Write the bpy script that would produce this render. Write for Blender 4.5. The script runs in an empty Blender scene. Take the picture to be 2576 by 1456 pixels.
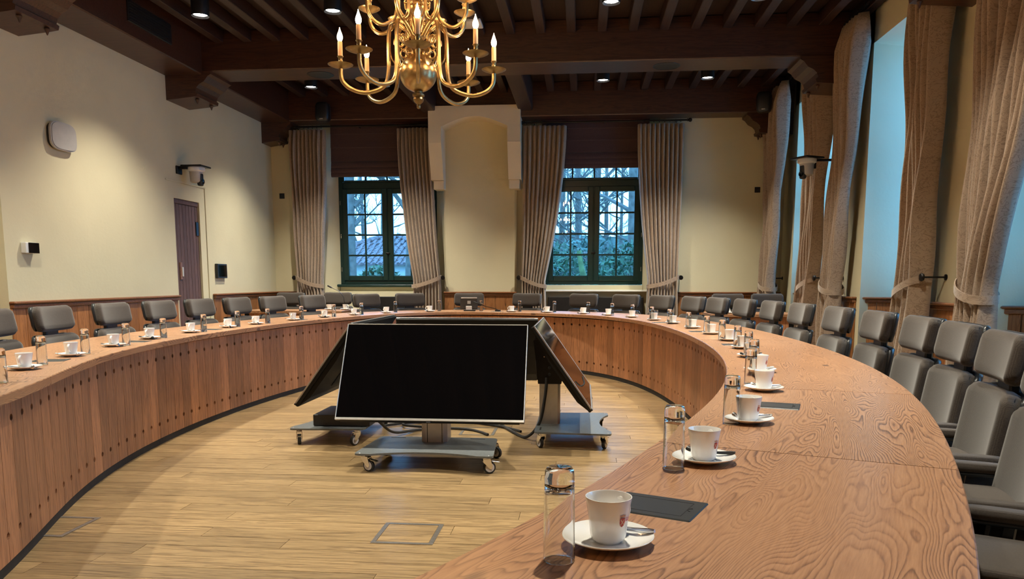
import bpy, bmesh, math, random
from mathutils import Vector, Matrix
random.seed(7)
PI = math.pi
SC = bpy.context.scene
COL = SC.collection

# ------------------------------------------------------------------ camera
# room axes: X right, Y towards the far wall, Z up; the floor is z = 0
cam_d = bpy.data.cameras.new('camera')
cam = bpy.data.objects.new('camera', cam_d); COL.objects.link(cam)
cam_d.sensor_width = 36.0; cam_d.sensor_fit = 'HORIZONTAL'
cam_d.lens = 1920.0 / 2576.0 * 36.0
cam_d.shift_x = 0.0; cam_d.shift_y = 217.0 / 2576.0
cam_d.clip_start = 0.05; cam_d.clip_end = 400
CX_ = Vector((0.99586, 0.09091, 0.0)); CF_ = Vector((-0.09020, 0.98803, -0.12504))
CF_.normalize(); CX_.normalize(); CU_ = CX_.cross(CF_).normalized()
rot = Matrix((CX_, CU_, -CF_)).transposed()
cam.matrix_world = Matrix.Translation((0, 0, 1.18)) @ rot.to_4x4()
SC.camera = cam
# ------------------------------------------------------------------ colour management
SC.view_settings.view_transform = 'Standard'
SC.view_settings.look = 'None'
SC.view_settings.exposure = 0.72
SC.view_settings.gamma = 1.0
SC.view_settings.use_curve_mapping = False
try:
    SC.cycles.use_denoising = True
    SC.cycles.sample_clamp_indirect = 6.0
    SC.cycles.max_bounces = 8
    SC.cycles.diffuse_bounces = 3
    SC.cycles.glossy_bounces = 3
    SC.cycles.transmission_bounces = 8
    SC.cycles.transparent_max_bounces = 10
    SC.cycles.use_adaptive_sampling = True
    SC.cycles.adaptive_threshold = 0.1
    SC.cycles.adaptive_min_samples = 16
    SC.cycles.caustics_refractive = True
    SC.cycles.blur_glossy = 1.0
    SC.cycles.caustics_reflective = False
except Exception:
    pass
# ------------------------------------------------------------------ light levels
SKY_COL = (0.165, 0.485, 1.0); SKY_STR = 4.9
SPOT_W = 290.0; SPOT_COL = (1.0, 0.93, 0.76); SPOT_ANGLE = 104.0
BULB_STR = 125.0; BULB_COL = (1.0, 0.58, 0.27)
world = bpy.data.worlds.new('overcast_sky'); SC.world = world
world.use_nodes = True
wn = world.node_tree.nodes['Background']
wn.inputs[0].default_value = (*SKY_COL, 1); wn.inputs[1].default_value = SKY_STR
def portal(loc, rot, sx, sy):
    l = bpy.data.lights.new('window_daylight', 'AREA'); l.shape = 'RECTANGLE'; l.size = sx; l.size_y = sy
    l.cycles.is_portal = True
    o = bpy.data.objects.new('window_daylight', l); COL.objects.link(o); o.location = loc; o.rotation_euler = rot
XL, XR, YF, YB = -5.12, 3.12, 12.5, -3.6
ZC = 4.18
WIN_R = [(10.15, 11.95), (7.27, 9.07), (4.39, 6.19), (1.51, 3.31)]
WIN_F = [(-4.08, -2.42), (-0.63, 0.98)]
for a, b in WIN_R:
    portal((3.80, (a + b) / 2, 2.3), (0, PI / 2, 0), 2.6, b - a)
for a, b in WIN_F:
    portal(((a + b) / 2, 12.84, 2.1), (-PI / 2, 0, 0), b - a, 2.0)

# ================================================================== helpers
class MB:
    """collects polygons, then links them as one mesh object"""
    def __init__(s): s.v = []; s.f = []; s.uv = None
    def add(s, vs, fs, M=None):
        o = len(s.v)
        s.v += [tuple(M @ Vector(p)) if M is not None else tuple(p) for p in vs]
        s.f += [tuple(i + o for i in f) for f in fs]
        return s
    def box(s, x0, x1, y0, y1, z0, z1, M=None):
        return s.add([(x0,y0,z0),(x1,y0,z0),(x1,y1,z0),(x0,y1,z0),(x0,y0,z1),(x1,y0,z1),(x1,y1,z1),(x0,y1,z1)],
                     [(3,2,1,0),(4,5,6,7),(0,1,5,4),(1,2,6,5),(2,3,7,6),(3,0,4,7)], M)
    def cbox(s, x0, x1, y0, y1, z0, z1, c=0.005, M=None):
        """box with chamfered edges"""
        bm = bmesh.new(); bmesh.ops.create_cube(bm, size=1)
        for v in bm.verts:
            v.co = Vector(((x0+x1)/2 + v.co.x*(x1-x0), (y0+y1)/2 + v.co.y*(y1-y0), (z0+z1)/2 + v.co.z*(z1-z0)))
        bmesh.ops.bevel(bm, geom=bm.edges[:], offset=c, segments=1, affect='EDGES')
        return s.frombm(bm, M)
    def rbox(s, x0, x1, y0, y1, z0, z1, r=0.02, seg=3, M=None):
        bm = bmesh.new(); bmesh.ops.create_cube(bm, size=1)
        for v in bm.verts:
            v.co = Vector(((x0+x1)/2 + v.co.x*(x1-x0), (y0+y1)/2 + v.co.y*(y1-y0), (z0+z1)/2 + v.co.z*(z1-z0)))
        bmesh.ops.bevel(bm, geom=bm.edges[:], offset=r, segments=seg, profile=0.5, affect='EDGES')
        return s.frombm(bm, M)
    def frombm(s, bm, M=None):
        bm.verts.ensure_lookup_table(); bm.verts.index_update()
        s.add([v.co.copy() for v in bm.verts], [[v.index for v in f.verts] for f in bm.faces], M)
        bm.free(); return s
    def lathe(s, prof, n=24, M=None, caps=True):
        vs = []; fs = []
        for r, z in prof:
            for i in range(n):
                a = 2*PI*i/n; vs.append((r*math.cos(a), r*math.sin(a), z))
        m = len(prof)
        for j in range(m-1):
            for i in range(n):
                i2 = (i+1) % n
                fs.append((j*n+i, j*n+i2, (j+1)*n+i2, (j+1)*n+i))
        if caps:
            fs.append(tuple(range(n-1, -1, -1))); fs.append(tuple((m-1)*n+i for i in range(n)))
        return s.add(vs, fs, M)
    def tube(s, path, rad, n=10, M=None, caps=True, flat=None):
        """tube along a list of points; rad a number or list; flat=(up, ratio) flattens the section"""
        P = [Vector(p) for p in path]; m = len(P)
        R = rad if isinstance(rad, (list, tuple)) else [rad]*m
        vs = []; fs = []; ref = None
        for j in range(m):
            t = (P[min(j+1, m-1)] - P[max(j-1, 0)])
            if t.length < 1e-9: t = Vector((0,0,1))
            t.normalize()
            if ref is None:
                ref = Vector((0,0,1)) if abs(t.z) < 0.9 else Vector((1,0,0))
            a = (ref - t*ref.dot(t))
            if a.length < 1e-6: a = t.orthogonal()
            a.normalize(); b = t.cross(a); ref = a
            for i in range(n):
                w = 2*PI*i/n
                vs.append(P[j] + a*(R[j]*math.cos(w)) + b*(R[j]*math.sin(w)*(flat if flat else 1)))
        for j in range(m-1):
            for i in range(n):
                i2 = (i+1) % n
                fs.append((j*n+i, j*n+i2, (j+1)*n+i2, (j+1)*n+i))
        if caps:
            fs.append(tuple(range(n-1, -1, -1))); fs.append(tuple((m-1)*n+i for i in range(n)))
        return s.add(vs, fs, M)
    def prism(s, poly, h0, h1, axis='z', M=None):
        """extrude a 2D polygon; axis z: (x,y), axis y: (x,z), axis x: (y,z)"""
        n = len(poly)
        def P(p, h):
            return (p[0], p[1], h) if axis == 'z' else ((p[0], h, p[1]) if axis == 'y' else (h, p[0], p[1]))
        vs = [P(p, h0) for p in poly] + [P(p, h1) for p in poly]
        fs = [tuple(range(n-1, -1, -1)), tuple(range(n, 2*n))]
        fs += [(i, (i+1) % n, n+(i+1) % n, n+i) for i in range(n)]
        return s.add(vs, fs, M)
    def mesh(s, name, mat, smooth=False, angle=None):
        me = bpy.data.meshes.new(name); me.from_pydata(s.v, [], s.f); me.update()
        bm = bmesh.new(); bm.from_mesh(me)
        bmesh.ops.recalc_face_normals(bm, faces=bm.faces[:]); bm.to_mesh(me); bm.free()
        if mat: me.materials.append(mat)
        if smooth:
            me.polygons.foreach_set('use_smooth', [True]*len(me.polygons))
            if angle is not None:
                try: me.set_sharp_from_angle(angle=math.radians(angle))
                except Exception: pass
        return me
    def build(s, name, mat, parent=None, smooth=False, angle=40, loc=None, rz=None):
        return place(s.mesh(name, mat, smooth, angle), name, parent, loc, rz)

def place(me, name, parent=None, loc=None, rz=None):
    o = bpy.data.objects.new(name, me); COL.objects.link(o)
    if parent: o.parent = parent
    if loc is not None: o.location = loc
    if rz is not None: o.rotation_euler = (0, 0, rz)
    return o
def empty(name, loc=(0,0,0), rz=0, parent=None):
    o = bpy.data.objects.new(name, None); COL.objects.link(o); o.location = loc; o.rotation_euler = (0,0,rz)
    o.empty_display_size = 0.1
    if parent: o.parent = parent
    return o
def tag(o, label, cat, group=None, kind=None):
    o['label'] = label; o['category'] = cat
    if group: o['group'] = group
    if kind: o['kind'] = kind
    return o
def struct(o):
    o['kind'] = 'structure'; return o
def copy_tree(o, parent=None):
    c = o.copy(); COL.objects.link(c); c.parent = parent
    for ch in KIDS.get(o.name, []) : copy_tree(ch, c)
    return c
KIDS = {}
def snapshot(o):
    KIDS[o.name] = list(o.children)
    for c in o.children: snapshot(c)
ORD = ['first','second','third','fourth','fifth','sixth','seventh','eighth','ninth','tenth','eleventh','twelfth','thirteenth','fourteenth','fifteenth','sixteenth']

# ================================================================== materials
def new_mat(name):
    m = bpy.data.materials.new(name); m.use_nodes = True
    nt = m.node_tree; b = nt.nodes['Principled BSDF']
    return m, nt, b
def N(nt, t, **kw):
    n = nt.nodes.new(t)
    for k, v in kw.items(): setattr(n, k, v)
    return n
def setin(n, **kw):
    for k, v in kw.items():
        n.inputs[k.replace('_', ' ')].default_value = v
def L(nt, a, b): nt.links.new(a, b)
def ramp(nt, stops, interp='LINEAR'):
    r = N(nt, 'ShaderNodeValToRGB'); cr = r.color_ramp; cr.interpolation = interp
    while len(cr.elements) < len(stops): cr.elements.new(0.5)
    for e, (p, c) in zip(cr.elements, stops):
        e.position = p; e.color = (*c, 1) if len(c) == 3 else c
    return r
def mapping(nt, src, scale=(1,1,1), loc=(0,0,0)):
    m = N(nt, 'ShaderNodeMapping'); m.inputs['Scale'].default_value = scale; m.inputs['Location'].default_value = loc
    L(nt, src, m.inputs['Vector']); return m
def noise(nt, vec, scale=5.0, detail=4.0, rough=0.5, dist=0.0):
    n = N(nt, 'ShaderNodeTexNoise'); n.inputs['Scale'].default_value = scale; n.inputs['Detail'].default_value = detail
    n.inputs['Roughness'].default_value = rough; n.inputs['Distortion'].default_value = dist
    if vec is not None: L(nt, vec, n.inputs['Vector'])
    return n
def math_(nt, op, a, b=None, clamp=False):
    m = N(nt, 'ShaderNodeMath'); m.operation = op; m.use_clamp = clamp
    for i, x in enumerate((a, b)):
        if x is None: continue
        if isinstance(x, (int, float)): m.inputs[i].default_value = x
        else: L(nt, x, m.inputs[i])
    return m.outputs[0]
def mixc(nt, fac, a, b, blend='MIX'):
    m = N(nt, 'ShaderNodeMix'); m.data_type = 'RGBA'; m.blend_type = blend
    for i, x in ((0, fac), (6, a), (7, b)):
        if isinstance(x, (int, float)): m.inputs[i].default_value = x
        elif isinstance(x, tuple): m.inputs[i].default_value = (*x, 1) if len(x) == 3 else x
        else: L(nt, x, m.inputs[i])
    return m.outputs[2]
def bump(nt, h, b, strength=0.2, dist=0.01):
    n = N(nt, 'ShaderNodeBump'); n.inputs['Strength'].default_value = strength; n.inputs['Distance'].default_value = dist
    L(nt, h, n.inputs['Height']); L(nt, n.outputs[0], b.inputs['Normal'])
def simple(name, col, rough=0.5, metal=0.0, var=0.0, scale=20.0, bumpy=0.0, spec=0.5, coat=0.0, sheen=0.0):
    m, nt, b = new_mat(name)
    b.inputs['Roughness'].default_value = rough; b.inputs['Metallic'].default_value = metal
    b.inputs['Specular IOR Level'].default_value = spec
    if coat: b.inputs['Coat Weight'].default_value = coat; b.inputs['Coat Roughness'].default_value = 0.08
    if sheen: b.inputs['Sheen Weight'].default_value = sheen
    tc = N(nt, 'ShaderNodeTexCoord')
    nz = noise(nt, tc.outputs['Object'], scale, 3.0)
    if var:
        lo = tuple(c*(1-var) for c in col); hi = tuple(min(1, c*(1+var)) for c in col)
        r = ramp(nt, [(0.3, lo), (0.7, hi)]); L(nt, nz.outputs[0], r.inputs[0]); L(nt, r.outputs[0], b.inputs['Base Color'])
    else:
        b.inputs['Base Color'].default_value = (*col, 1)
    if bumpy: bump(nt, nz.outputs[0], b, bumpy, 0.005)
    return m
def wood(name, lo, hi, axis='z', rough=0.5, rand=0.25, fine=1.0, knots=False, use='Object', gloss_coat=0.0, streak=0.0):
    """straight grained wood; grain runs along the axis; each piece has its own tone"""
    m, nt, b = new_mat(name)
    if use == 'Position':
        src = N(nt, 'ShaderNodeNewGeometry').outputs['Position']
    else:
        src = N(nt, 'ShaderNodeTexCoord').outputs[use]
    oi = N(nt, 'ShaderNodeObjectInfo'); isl = N(nt, 'ShaderNodeNewGeometry').outputs['Random Per Island']
    rnd = math_(nt, 'FRACT', math_(nt, 'ADD', oi.outputs['Random'], math_(nt, 'MULTIPLY', isl, 7.13)))
    off = N(nt, 'ShaderNodeCombineXYZ')
    for i in range(3): L(nt, math_(nt, 'MULTIPLY', rnd, 37.0 + 11*i), off.inputs[i])
    add = N(nt, 'ShaderNodeVectorMath'); add.operation = 'ADD'; L(nt, src, add.inputs[0]); L(nt, off.outputs[0], add.inputs[1])
    sc = {'x': (1.0, 16, 16), 'y': (16, 1.0, 16), 'z': (16, 16, 1.0)}[axis]
    mp = mapping(nt, add.outputs[0], sc)
    n1 = noise(nt, mp.outputs[0], 1.6*fine, 5.0, 0.62, 0.6)
    mp2 = mapping(nt, add.outputs[0], tuple(7*s if s > 1 else 3.0 for s in sc))
    n2 = noise(nt, mp2.outputs[0], 1.0*fine, 3.0, 0.6)
    cont = math_(nt, 'FRACT', math_(nt, 'MULTIPLY', n1.outputs[0], 7.0))
    tri = math_(nt, 'ABSOLUTE', math_(nt, 'SUBTRACT', cont, 0.5))
    f = math_(nt, 'ADD', math_(nt, 'MULTIPLY', tri, 0.9), math_(nt, 'MULTIPLY', n2.outputs[0], 0.62))
    r = ramp(nt, [(0.16, lo), (0.62, hi)]); L(nt, f, r.inputs[0])
    tone = N(nt, 'ShaderNodeMapRange'); tone.inputs[3].default_value = 1-rand; tone.inputs[4].default_value = 1+rand
    L(nt, rnd, tone.inputs[0])
    cc = N(nt, 'ShaderNodeCombineColor')
    for i in range(3): L(nt, tone.outputs[0], cc.inputs[i])
    col = mixc(nt, 1.0, r.outputs[0], cc.outputs[0], 'MULTIPLY')
    if knots:
        mk = mapping(nt, add.outputs[0], {'x': (2.2, 5, 5), 'y': (5, 2.2, 5), 'z': (6, 6, 2.6)}[axis])
        vo = N(nt, 'ShaderNodeTexVoronoi'); vo.inputs['Scale'].default_value = 1.0; L(nt, mk.outputs[0], vo.inputs['Vector'])
        kr = ramp(nt, [(0.0, (1,1,1)), (0.055, (1,1,1)), (0.10, (0,0,0))]); L(nt, vo.outputs['Distance'], kr.inputs[0])
        col = mixc(nt, kr.outputs[0], col, (lo[0]*0.35, lo[1]*0.3, lo[2]*0.3))
    if streak:
        ms = mapping(nt, add.outputs[0], {'x': (3.0, 130, 130), 'y': (130, 3.0, 130), 'z': (130, 130, 3.0)}[axis])
        ns = noise(nt, ms.outputs[0], 1.0, 3.0, 0.6, 0.3)
        sr = ramp(nt, [(0.56, (0,0,0)), (0.70, (1,1,1))]); L(nt, ns.outputs[0], sr.inputs[0])
        col = mixc(nt, math_(nt, 'MULTIPLY', sr.outputs[0], streak), col, (lo[0]*0.55, lo[1]*0.5, lo[2]*0.5))
    L(nt, col, b.inputs['Base Color']); b.inputs['Roughness'].default_value = rough
    if gloss_coat: b.inputs['Coat Weight'].default_value = gloss_coat; b.inputs['Coat Roughness'].default_value = 0.25
    bump(nt, f, b, 0.12, 0.002)
    return m

def plaster_mat(name, col):
    m, nt, b = new_mat(name); b.inputs['Roughness'].default_value = 0.92; b.inputs['Specular IOR Level'].default_value = 0.15
    p = N(nt, 'ShaderNodeNewGeometry').outputs['Position']
    n1 = noise(nt, p, 1.3, 3.0, 0.5); n2 = noise(nt, p, 26.0, 4.0, 0.6)
    r = ramp(nt, [(0.3, tuple(c*0.95 for c in col)), (0.7, tuple(min(1, c*1.04) for c in col))])
    L(nt, n1.outputs[0], r.inputs[0]); L(nt, r.outputs[0], b.inputs['Base Color'])
    bump(nt, math_(nt, 'ADD', n2.outputs[0], math_(nt, 'MULTIPLY', n1.outputs[0], 2.0)), b, 0.25, 0.006)
    return m
M_WALL = plaster_mat('cream_plaster', (0.64, 0.582, 0.40))
M_WHITE_PL = plaster_mat('pale_plaster', (0.72, 0.63, 0.47))
M_BEAM = wood('dark_stained_oak', (0.018, 0.0065, 0.0035), (0.062, 0.024, 0.0125), 'x', 0.42, 0.1, 0.7, use='Position', gloss_coat=0.2)
M_JOIST = wood('dark_stained_joist', (0.011, 0.005, 0.0035), (0.037, 0.017, 0.012), 'y', 0.5, 0.2, 0.7, use='Position')
M_CEIL = wood('dark_ceiling_board', (0.010, 0.005, 0.004), (0.026, 0.012, 0.008), 'y', 0.6, 0.1, 0.7, use='Position')
M_PINE = wood('knotty_pine', (0.17, 0.062, 0.020), (0.36, 0.150, 0.052), 'z', 0.42, 0.22, 0.8, knots=True, gloss_coat=0.15)
M_PINE_H = wood('pine_rail', (0.12, 0.042, 0.015), (0.25, 0.095, 0.034), 'x', 0.4, 0.1, 0.8, use='Position', gloss_coat=0.2)
M_CLAD = wood('oak_cladding', (0.22, 0.095, 0.044), (0.48, 0.222, 0.108), 'z', 0.5, 0.26, 0.9, streak=0.5)
M_FLOOR = wood('oak_plank', (0.115, 0.067, 0.028), (0.345, 0.232, 0.112), 'x', 0.36, 0.18, 0.9, use='Position', gloss_coat=0.12, streak=0.75)
M_DOOR = wood('purple_brown_door', (0.060, 0.030, 0.026), (0.135, 0.070, 0.058), 'z', 0.62, 0.12, 0.8)

def table_top_mat():
    m, nt, b = new_mat('figured_oak')
    uv = N(nt, 'ShaderNodeUVMap'); uv.uv_map = 'grain'
    mpa = mapping(nt, uv.outputs[0], (0.62, 4.4, 1))
    n1 = noise(nt, mpa.outputs[0], 1.35, 2.2, 0.48, 0.2)
    mpb = mapping(nt, uv.outputs[0], (7.0, 9.0, 1), (3, 5, 0))
    n1b = noise(nt, mpb.outputs[0], 1.0, 3.0, 0.55)
    sep = N(nt, 'ShaderNodeSeparateXYZ'); L(nt, uv.outputs[0], sep.inputs[0])
    val = math_(nt, 'ADD', math_(nt, 'MULTIPLY', n1.outputs[0], 58.0), math_(nt, 'MULTIPLY', n1b.outputs[0], 1.2))
    val = math_(nt, 'ADD', val, math_(nt, 'MULTIPLY', sep.outputs[1], 44.0))
    saw = math_(nt, 'FRACT', val)
    line = ramp(nt, [(0.0, (0.10,)*3), (0.10, (0.0,)*3), (0.55, (0.30,)*3), (0.86, (1.0,)*3), (1.0, (0.10,)*3)])
    L(nt, saw, line.inputs[0])
    mpc = mapping(nt, uv.outputs[0], (14.0, 230.0, 1))
    nf = noise(nt, mpc.outputs[0], 1.0, 3.0, 0.65)
    amp = noise(nt, mapping(nt, uv.outputs[0], (1.1, 2.3, 1), (9, 2, 0)).outputs[0], 1.0, 2.0)
    ar = ramp(nt, [(0.33, (0.45,)*3), (0.58, (1.0,)*3)]); L(nt, amp.outputs[0], ar.inputs[0])
    k = math_(nt, 'MULTIPLY', line.outputs[0], ar.outputs[0])
    k = math_(nt, 'ADD', math_(nt, 'MULTIPLY', k, 0.85), math_(nt, 'MULTIPLY', math_(nt, 'SUBTRACT', nf.outputs[0], 0.38), 0.95), True)
    r = ramp(nt, [(0.0, (0.48, 0.252, 0.124)), (0.40, (0.375, 0.182, 0.086)), (1.0, (0.115, 0.047, 0.022))])
    L(nt, k, r.inputs[0])
    kn = N(nt, 'ShaderNodeTexVoronoi'); L(nt, mapping(nt, uv.outputs[0], (1.3, 2.9, 1), (0.37, 0.2, 0)).outputs[0], kn.inputs['Vector']); kn.inputs['Scale'].default_value = 1.0
    kr = ramp(nt, [(0.0, (1,1,1)), (0.035, (0.9,)*3), (0.06, (0,0,0))]); L(nt, kn.outputs['Distance'], kr.inputs[0])
    col = mixc(nt, kr.outputs[0], r.outputs[0], (0.10, 0.048, 0.028))
    L(nt, col, b.inputs['Base Color']); b.inputs['Roughness'].default_value = 0.42
    b.inputs['Coat Weight'].default_value = 0.4; b.inputs['Coat Roughness'].default_value = 0.26
    bump(nt, k, b, 0.06, 0.001)
    return m
M_TOP = table_top_mat()

def fabric_mat():
    m, nt, b = new_mat('taupe_fabric')
    tc = N(nt, 'ShaderNodeTexCoord')
    w1 = N(nt, 'ShaderNodeTexWave'); w1.inputs['Scale'].default_value = 95; w1.inputs['Distortion'].default_value = 1.5
    w2 = N(nt, 'ShaderNodeTexWave'); w2.bands_direction = 'Z'; w2.inputs['Scale'].default_value = 95; w2.inputs['Distortion'].default_value = 1.5
    L(nt, tc.outputs['Object'], w1.inputs[0]); L(nt, tc.outputs['Object'], w2.inputs[0])
    nz = noise(nt, tc.outputs['Object'], 260, 2.0)
    f = math_(nt, 'ADD', math_(nt, 'MULTIPLY', math_(nt, 'ADD', w1.outputs[1], w2.outputs[1]), 0.25), math_(nt, 'MULTIPLY', nz.outputs[0], 0.5))
    r = ramp(nt, [(0.25, (0.044, 0.036, 0.031)), (0.75, (0.088, 0.073, 0.062))]); L(nt, f, r.inputs[0])
    L(nt, r.outputs[0], b.inputs['Base Color']); b.inputs['Roughness'].default_value = 0.95
    b.inputs['Sheen Weight'].default_value = 0.25; b.inputs['Specular IOR Level'].default_value = 0.2
    bump(nt, f, b, 0.15, 0.001)
    return m
M_FAB = fabric_mat()
def damask_mat():
    m, nt, b = new_mat('damask_curtain')
    uv = N(nt, 'ShaderNodeUVMap'); uv.uv_map = 'cloth'
    n0 = noise(nt, uv.outputs[0], 17.0, 1.6, 0.5, 2.2)
    rings = math_(nt, 'ABSOLUTE', math_(nt, 'SUBTRACT', n0.outputs[0], 0.5))
    n9 = noise(nt, uv.outputs[0], 160.0, 2.0)
    rr = ramp(nt, [(0.012, (0.215, 0.145, 0.097)), (0.060, (0.335, 0.238, 0.166))]); L(nt, math_(nt, 'ADD', rings, math_(nt, 'MULTIPLY', n9.outputs[0], 0.02)), rr.inputs[0])
    L(nt, rr.outputs[0], b.inputs['Base Color']); b.inputs['Roughness'].default_value = 0.75
    b.inputs['Sheen Weight'].default_value = 0.35
    bump(nt, rings, b, 0.1, 0.002)
    return m
M_CURT = damask_mat()
M_BLIND = simple('maroon_blind', (0.060, 0.030, 0.029), 0.9, var=0.12, scale=60, sheen=0.2)
M_BLACK = simple('black_plastic', (0.012, 0.012, 0.013), 0.38, var=0.2, scale=40)
M_BLACKM = simple('black_metal', (0.010, 0.009, 0.009), 0.35, 0.6, var=0.2)
M_SHELL = simple('black_shell', (0.013, 0.016, 0.020), 0.33, var=0.15)
M_HOUSE = simple('matt_black_housing', (0.007, 0.0065, 0.006), 0.6, var=0.15, spec=0.3)
M_RUBBER = simple('black_rubber', (0.018, 0.017, 0.017), 0.8, var=0.2)
M_GREEN = simple('dark_green_paint', (0.006, 0.028, 0.025), 0.32, var=0.1)
M_CHROME = simple('chrome', (0.72, 0.72, 0.74), 0.16, 1.0, var=0.05)
M_STEEL = simple('brushed_steel', (0.46, 0.45, 0.43), 0.38, 1.0, var=0.12, scale=90)
M_ALU = simple('anodised_aluminium', (0.50, 0.48, 0.46), 0.42, 0.8, var=0.06)
M_PLATE = simple('slate_grey_plate', (0.115, 0.125, 0.128), 0.42, 0.0, var=0.12, scale=60)
M_WHEEL = simple('grey_wheel', (0.55, 0.53, 0.57), 0.45, var=0.05)
M_PORC = simple('white_porcelain', (0.90, 0.89, 0.86), 0.12, coat=0.5)
M_WHITE = simple('white_plastic', (0.72, 0.72, 0.70), 0.4, var=0.03)
M_GREYPL = simple('pale_grey_plastic', (0.42, 0.40, 0.38), 0.5, var=0.04)
M_BRASS = simple('brass', (0.52, 0.375, 0.18), 0.31, 1.0, var=0.14, scale=30)
M_BRONZE = simple('aged_brass', (0.30, 0.215, 0.10), 0.36, 1.0, var=0.25, scale=18)
M_CANDLE = simple('ivory_candle', (0.72, 0.44, 0.22), 0.5, var=0.08)
M_SCREEN = simple('black_screen', (0.0025, 0.0022, 0.0025), 0.06, spec=0.5)
M_RED = simple('red_print', (0.42, 0.025, 0.018), 0.35, var=0.2, scale=200)
M_PINK = simple('pink_print', (0.62, 0.10, 0.14), 0.4)
M_GOLDPR = simple('gold_print', (0.60, 0.33, 0.20), 0.4)
M_INSERT = simple('dark_cable_lid', (0.022, 0.025, 0.027), 0.42, var=0.1, scale=200)
M_GROOVE = simple('dark_groove', (0.006, 0.005, 0.005), 0.8)
M_DARKCAV = simple('dark_void', (0.010, 0.006, 0.005), 0.9)
M_SILL = simple('white_sill', (0.75, 0.74, 0.70), 0.35)
M_PAPER = simple('white_paper', (0.80, 0.79, 0.76), 0.8)
def emit(name, col, s):
    m = bpy.data.materials.new(name); m.use_nodes = True; nt = m.node_tree
    for n in list(nt.nodes): nt.nodes.remove(n)
    e = N(nt, 'ShaderNodeEmission'); e.inputs[0].default_value = (*col, 1); e.inputs[1].default_value = s
    o = N(nt, 'ShaderNodeOutputMaterial'); L(nt, e.outputs[0], o.inputs[0]); return m
M_BULB = emit('glowing_bulb', BULB_COL, BULB_STR)
M_LENS = emit('downlight_lens', (1.0, 0.97, 0.90), 20.0)
M_LED = emit('blue_led', (0.25, 0.4, 1.0), 6.0)
def glass_mat():
    m, nt, b = new_mat('clear_glass')
    b.inputs['Base Color'].default_value = (0.97, 0.985, 0.98, 1); b.inputs['Roughness'].default_value = 0.0
    b.inputs['IOR'].default_value = 1.48; b.inputs['Transmission Weight'].default_value = 1.0
    return m
M_GLASS = glass_mat()
def pane_mat():
    m = bpy.data.materials.new('window_pane'); m.use_nodes = True; nt = m.node_tree
    for n in list(nt.nodes): nt.nodes.remove(n)
    t = N(nt, 'ShaderNodeBsdfTransparent'); t.inputs[0].default_value = (0.84, 0.95, 0.95, 1)
    g = N(nt, 'ShaderNodeBsdfGlossy'); g.inputs['Roughness'].default_value = 0.02
    fr = N(nt, 'ShaderNodeFresnel'); fr.inputs[0].default_value = 1.5
    mx = N(nt, 'ShaderNodeMixShader'); L(nt, fr.outputs[0], mx.inputs[0]); L(nt, t.outputs[0], mx.inputs[1]); L(nt, g.outputs[0], mx.inputs[2])
    o = N(nt, 'ShaderNodeOutputMaterial'); L(nt, mx.outputs[0], o.inputs[0]); return m
M_PANE = pane_mat()

# ================================================================== table outline (plan)
C0 = (-1.02, 5.3)
FCO = [1.00979, -0.00335, 0.07240, -0.03439, -0.05385, -0.00305, 0.06138, 0.00974, 0.00188, -0.01008, -0.02105]
def rad_(ph):
    r = FCO[0]
    for k in range(1, 6): r += FCO[2*k-1]*math.cos(k*ph) + FCO[2*k]*math.sin(k*ph)
    return r
NK = 720
INNER = []
for i in range(NK):
    ph = 2*PI*i/NK; r = rad_(ph)
    INNER.append(Vector((C0[0] + 1.92*r*math.cos(ph), C0[1] + 4.6*r*math.sin(ph))))
NRM = []
for i in range(NK):
    t = INNER[(i+1) % NK] - INNER[i-1]; n = Vector((t.y, -t.x)).normalized(); NRM.append(n)
ARC = [0.0]
for i in range(NK): ARC.append(ARC[-1] + (INNER[(i+1) % NK] - INNER[i]).length)
W_TOP = 0.70
def ring(k, off):
    k = k % NK; i = int(k); f = k - i; j = (i+1) % NK
    p = INNER[i]*(1-f) + INNER[j]*f; n = (NRM[i]*(1-f) + NRM[j]*f).normalized()
    return p + n*off, n
def near_k(x, y, off=0.0):
    return min(range(NK), key=lambda i: (INNER[i] + NRM[i]*off - Vector((x, y))).length)
def inside_ring(x, y, off=0.0):
    k = near_k(x, y); return (Vector((x, y)) - INNER[k]).dot(NRM[k]) < off

# ================================================================== the room
# ---- floor: dark sub-floor and oak planks
fl = struct(MB().box(XL-0.4, 4.0, YB, YF+0.3, -0.2, -0.012).build('floor', M_GROOVE))
rest = MB(); PW = 0.125; y = YB; row = 0
while y < YF:
    x = XL - 0.4 - random.uniform(0, 1.6)
    while x < 3.75:
        ln = random.uniform(1.3, 2.5); x1 = min(x+ln, 3.78); x0 = max(x, XL-0.4)
        if x1 - x0 > 0.05:
            dz = random.uniform(-0.0006, 0.0)
            cxm = (x0+x1)/2; yc = y + PW/2
            seen = any(inside_ring(xx, yc, 0.10) for xx in (x0, cxm, x1)) and yc > 0.9
            args = (x0+0.0012, x1-0.0012, y+0.0013, y+PW-0.0013, -0.014, dz)
            if seen: MB().box(*args).build('floor_plank', M_FLOOR, fl)
            else: rest.box(*args)
        x += ln
    y += PW; row += 1
o = rest.build('floor_planking', M_FLOOR, fl); o['kind'] = 'stuff'

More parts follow.
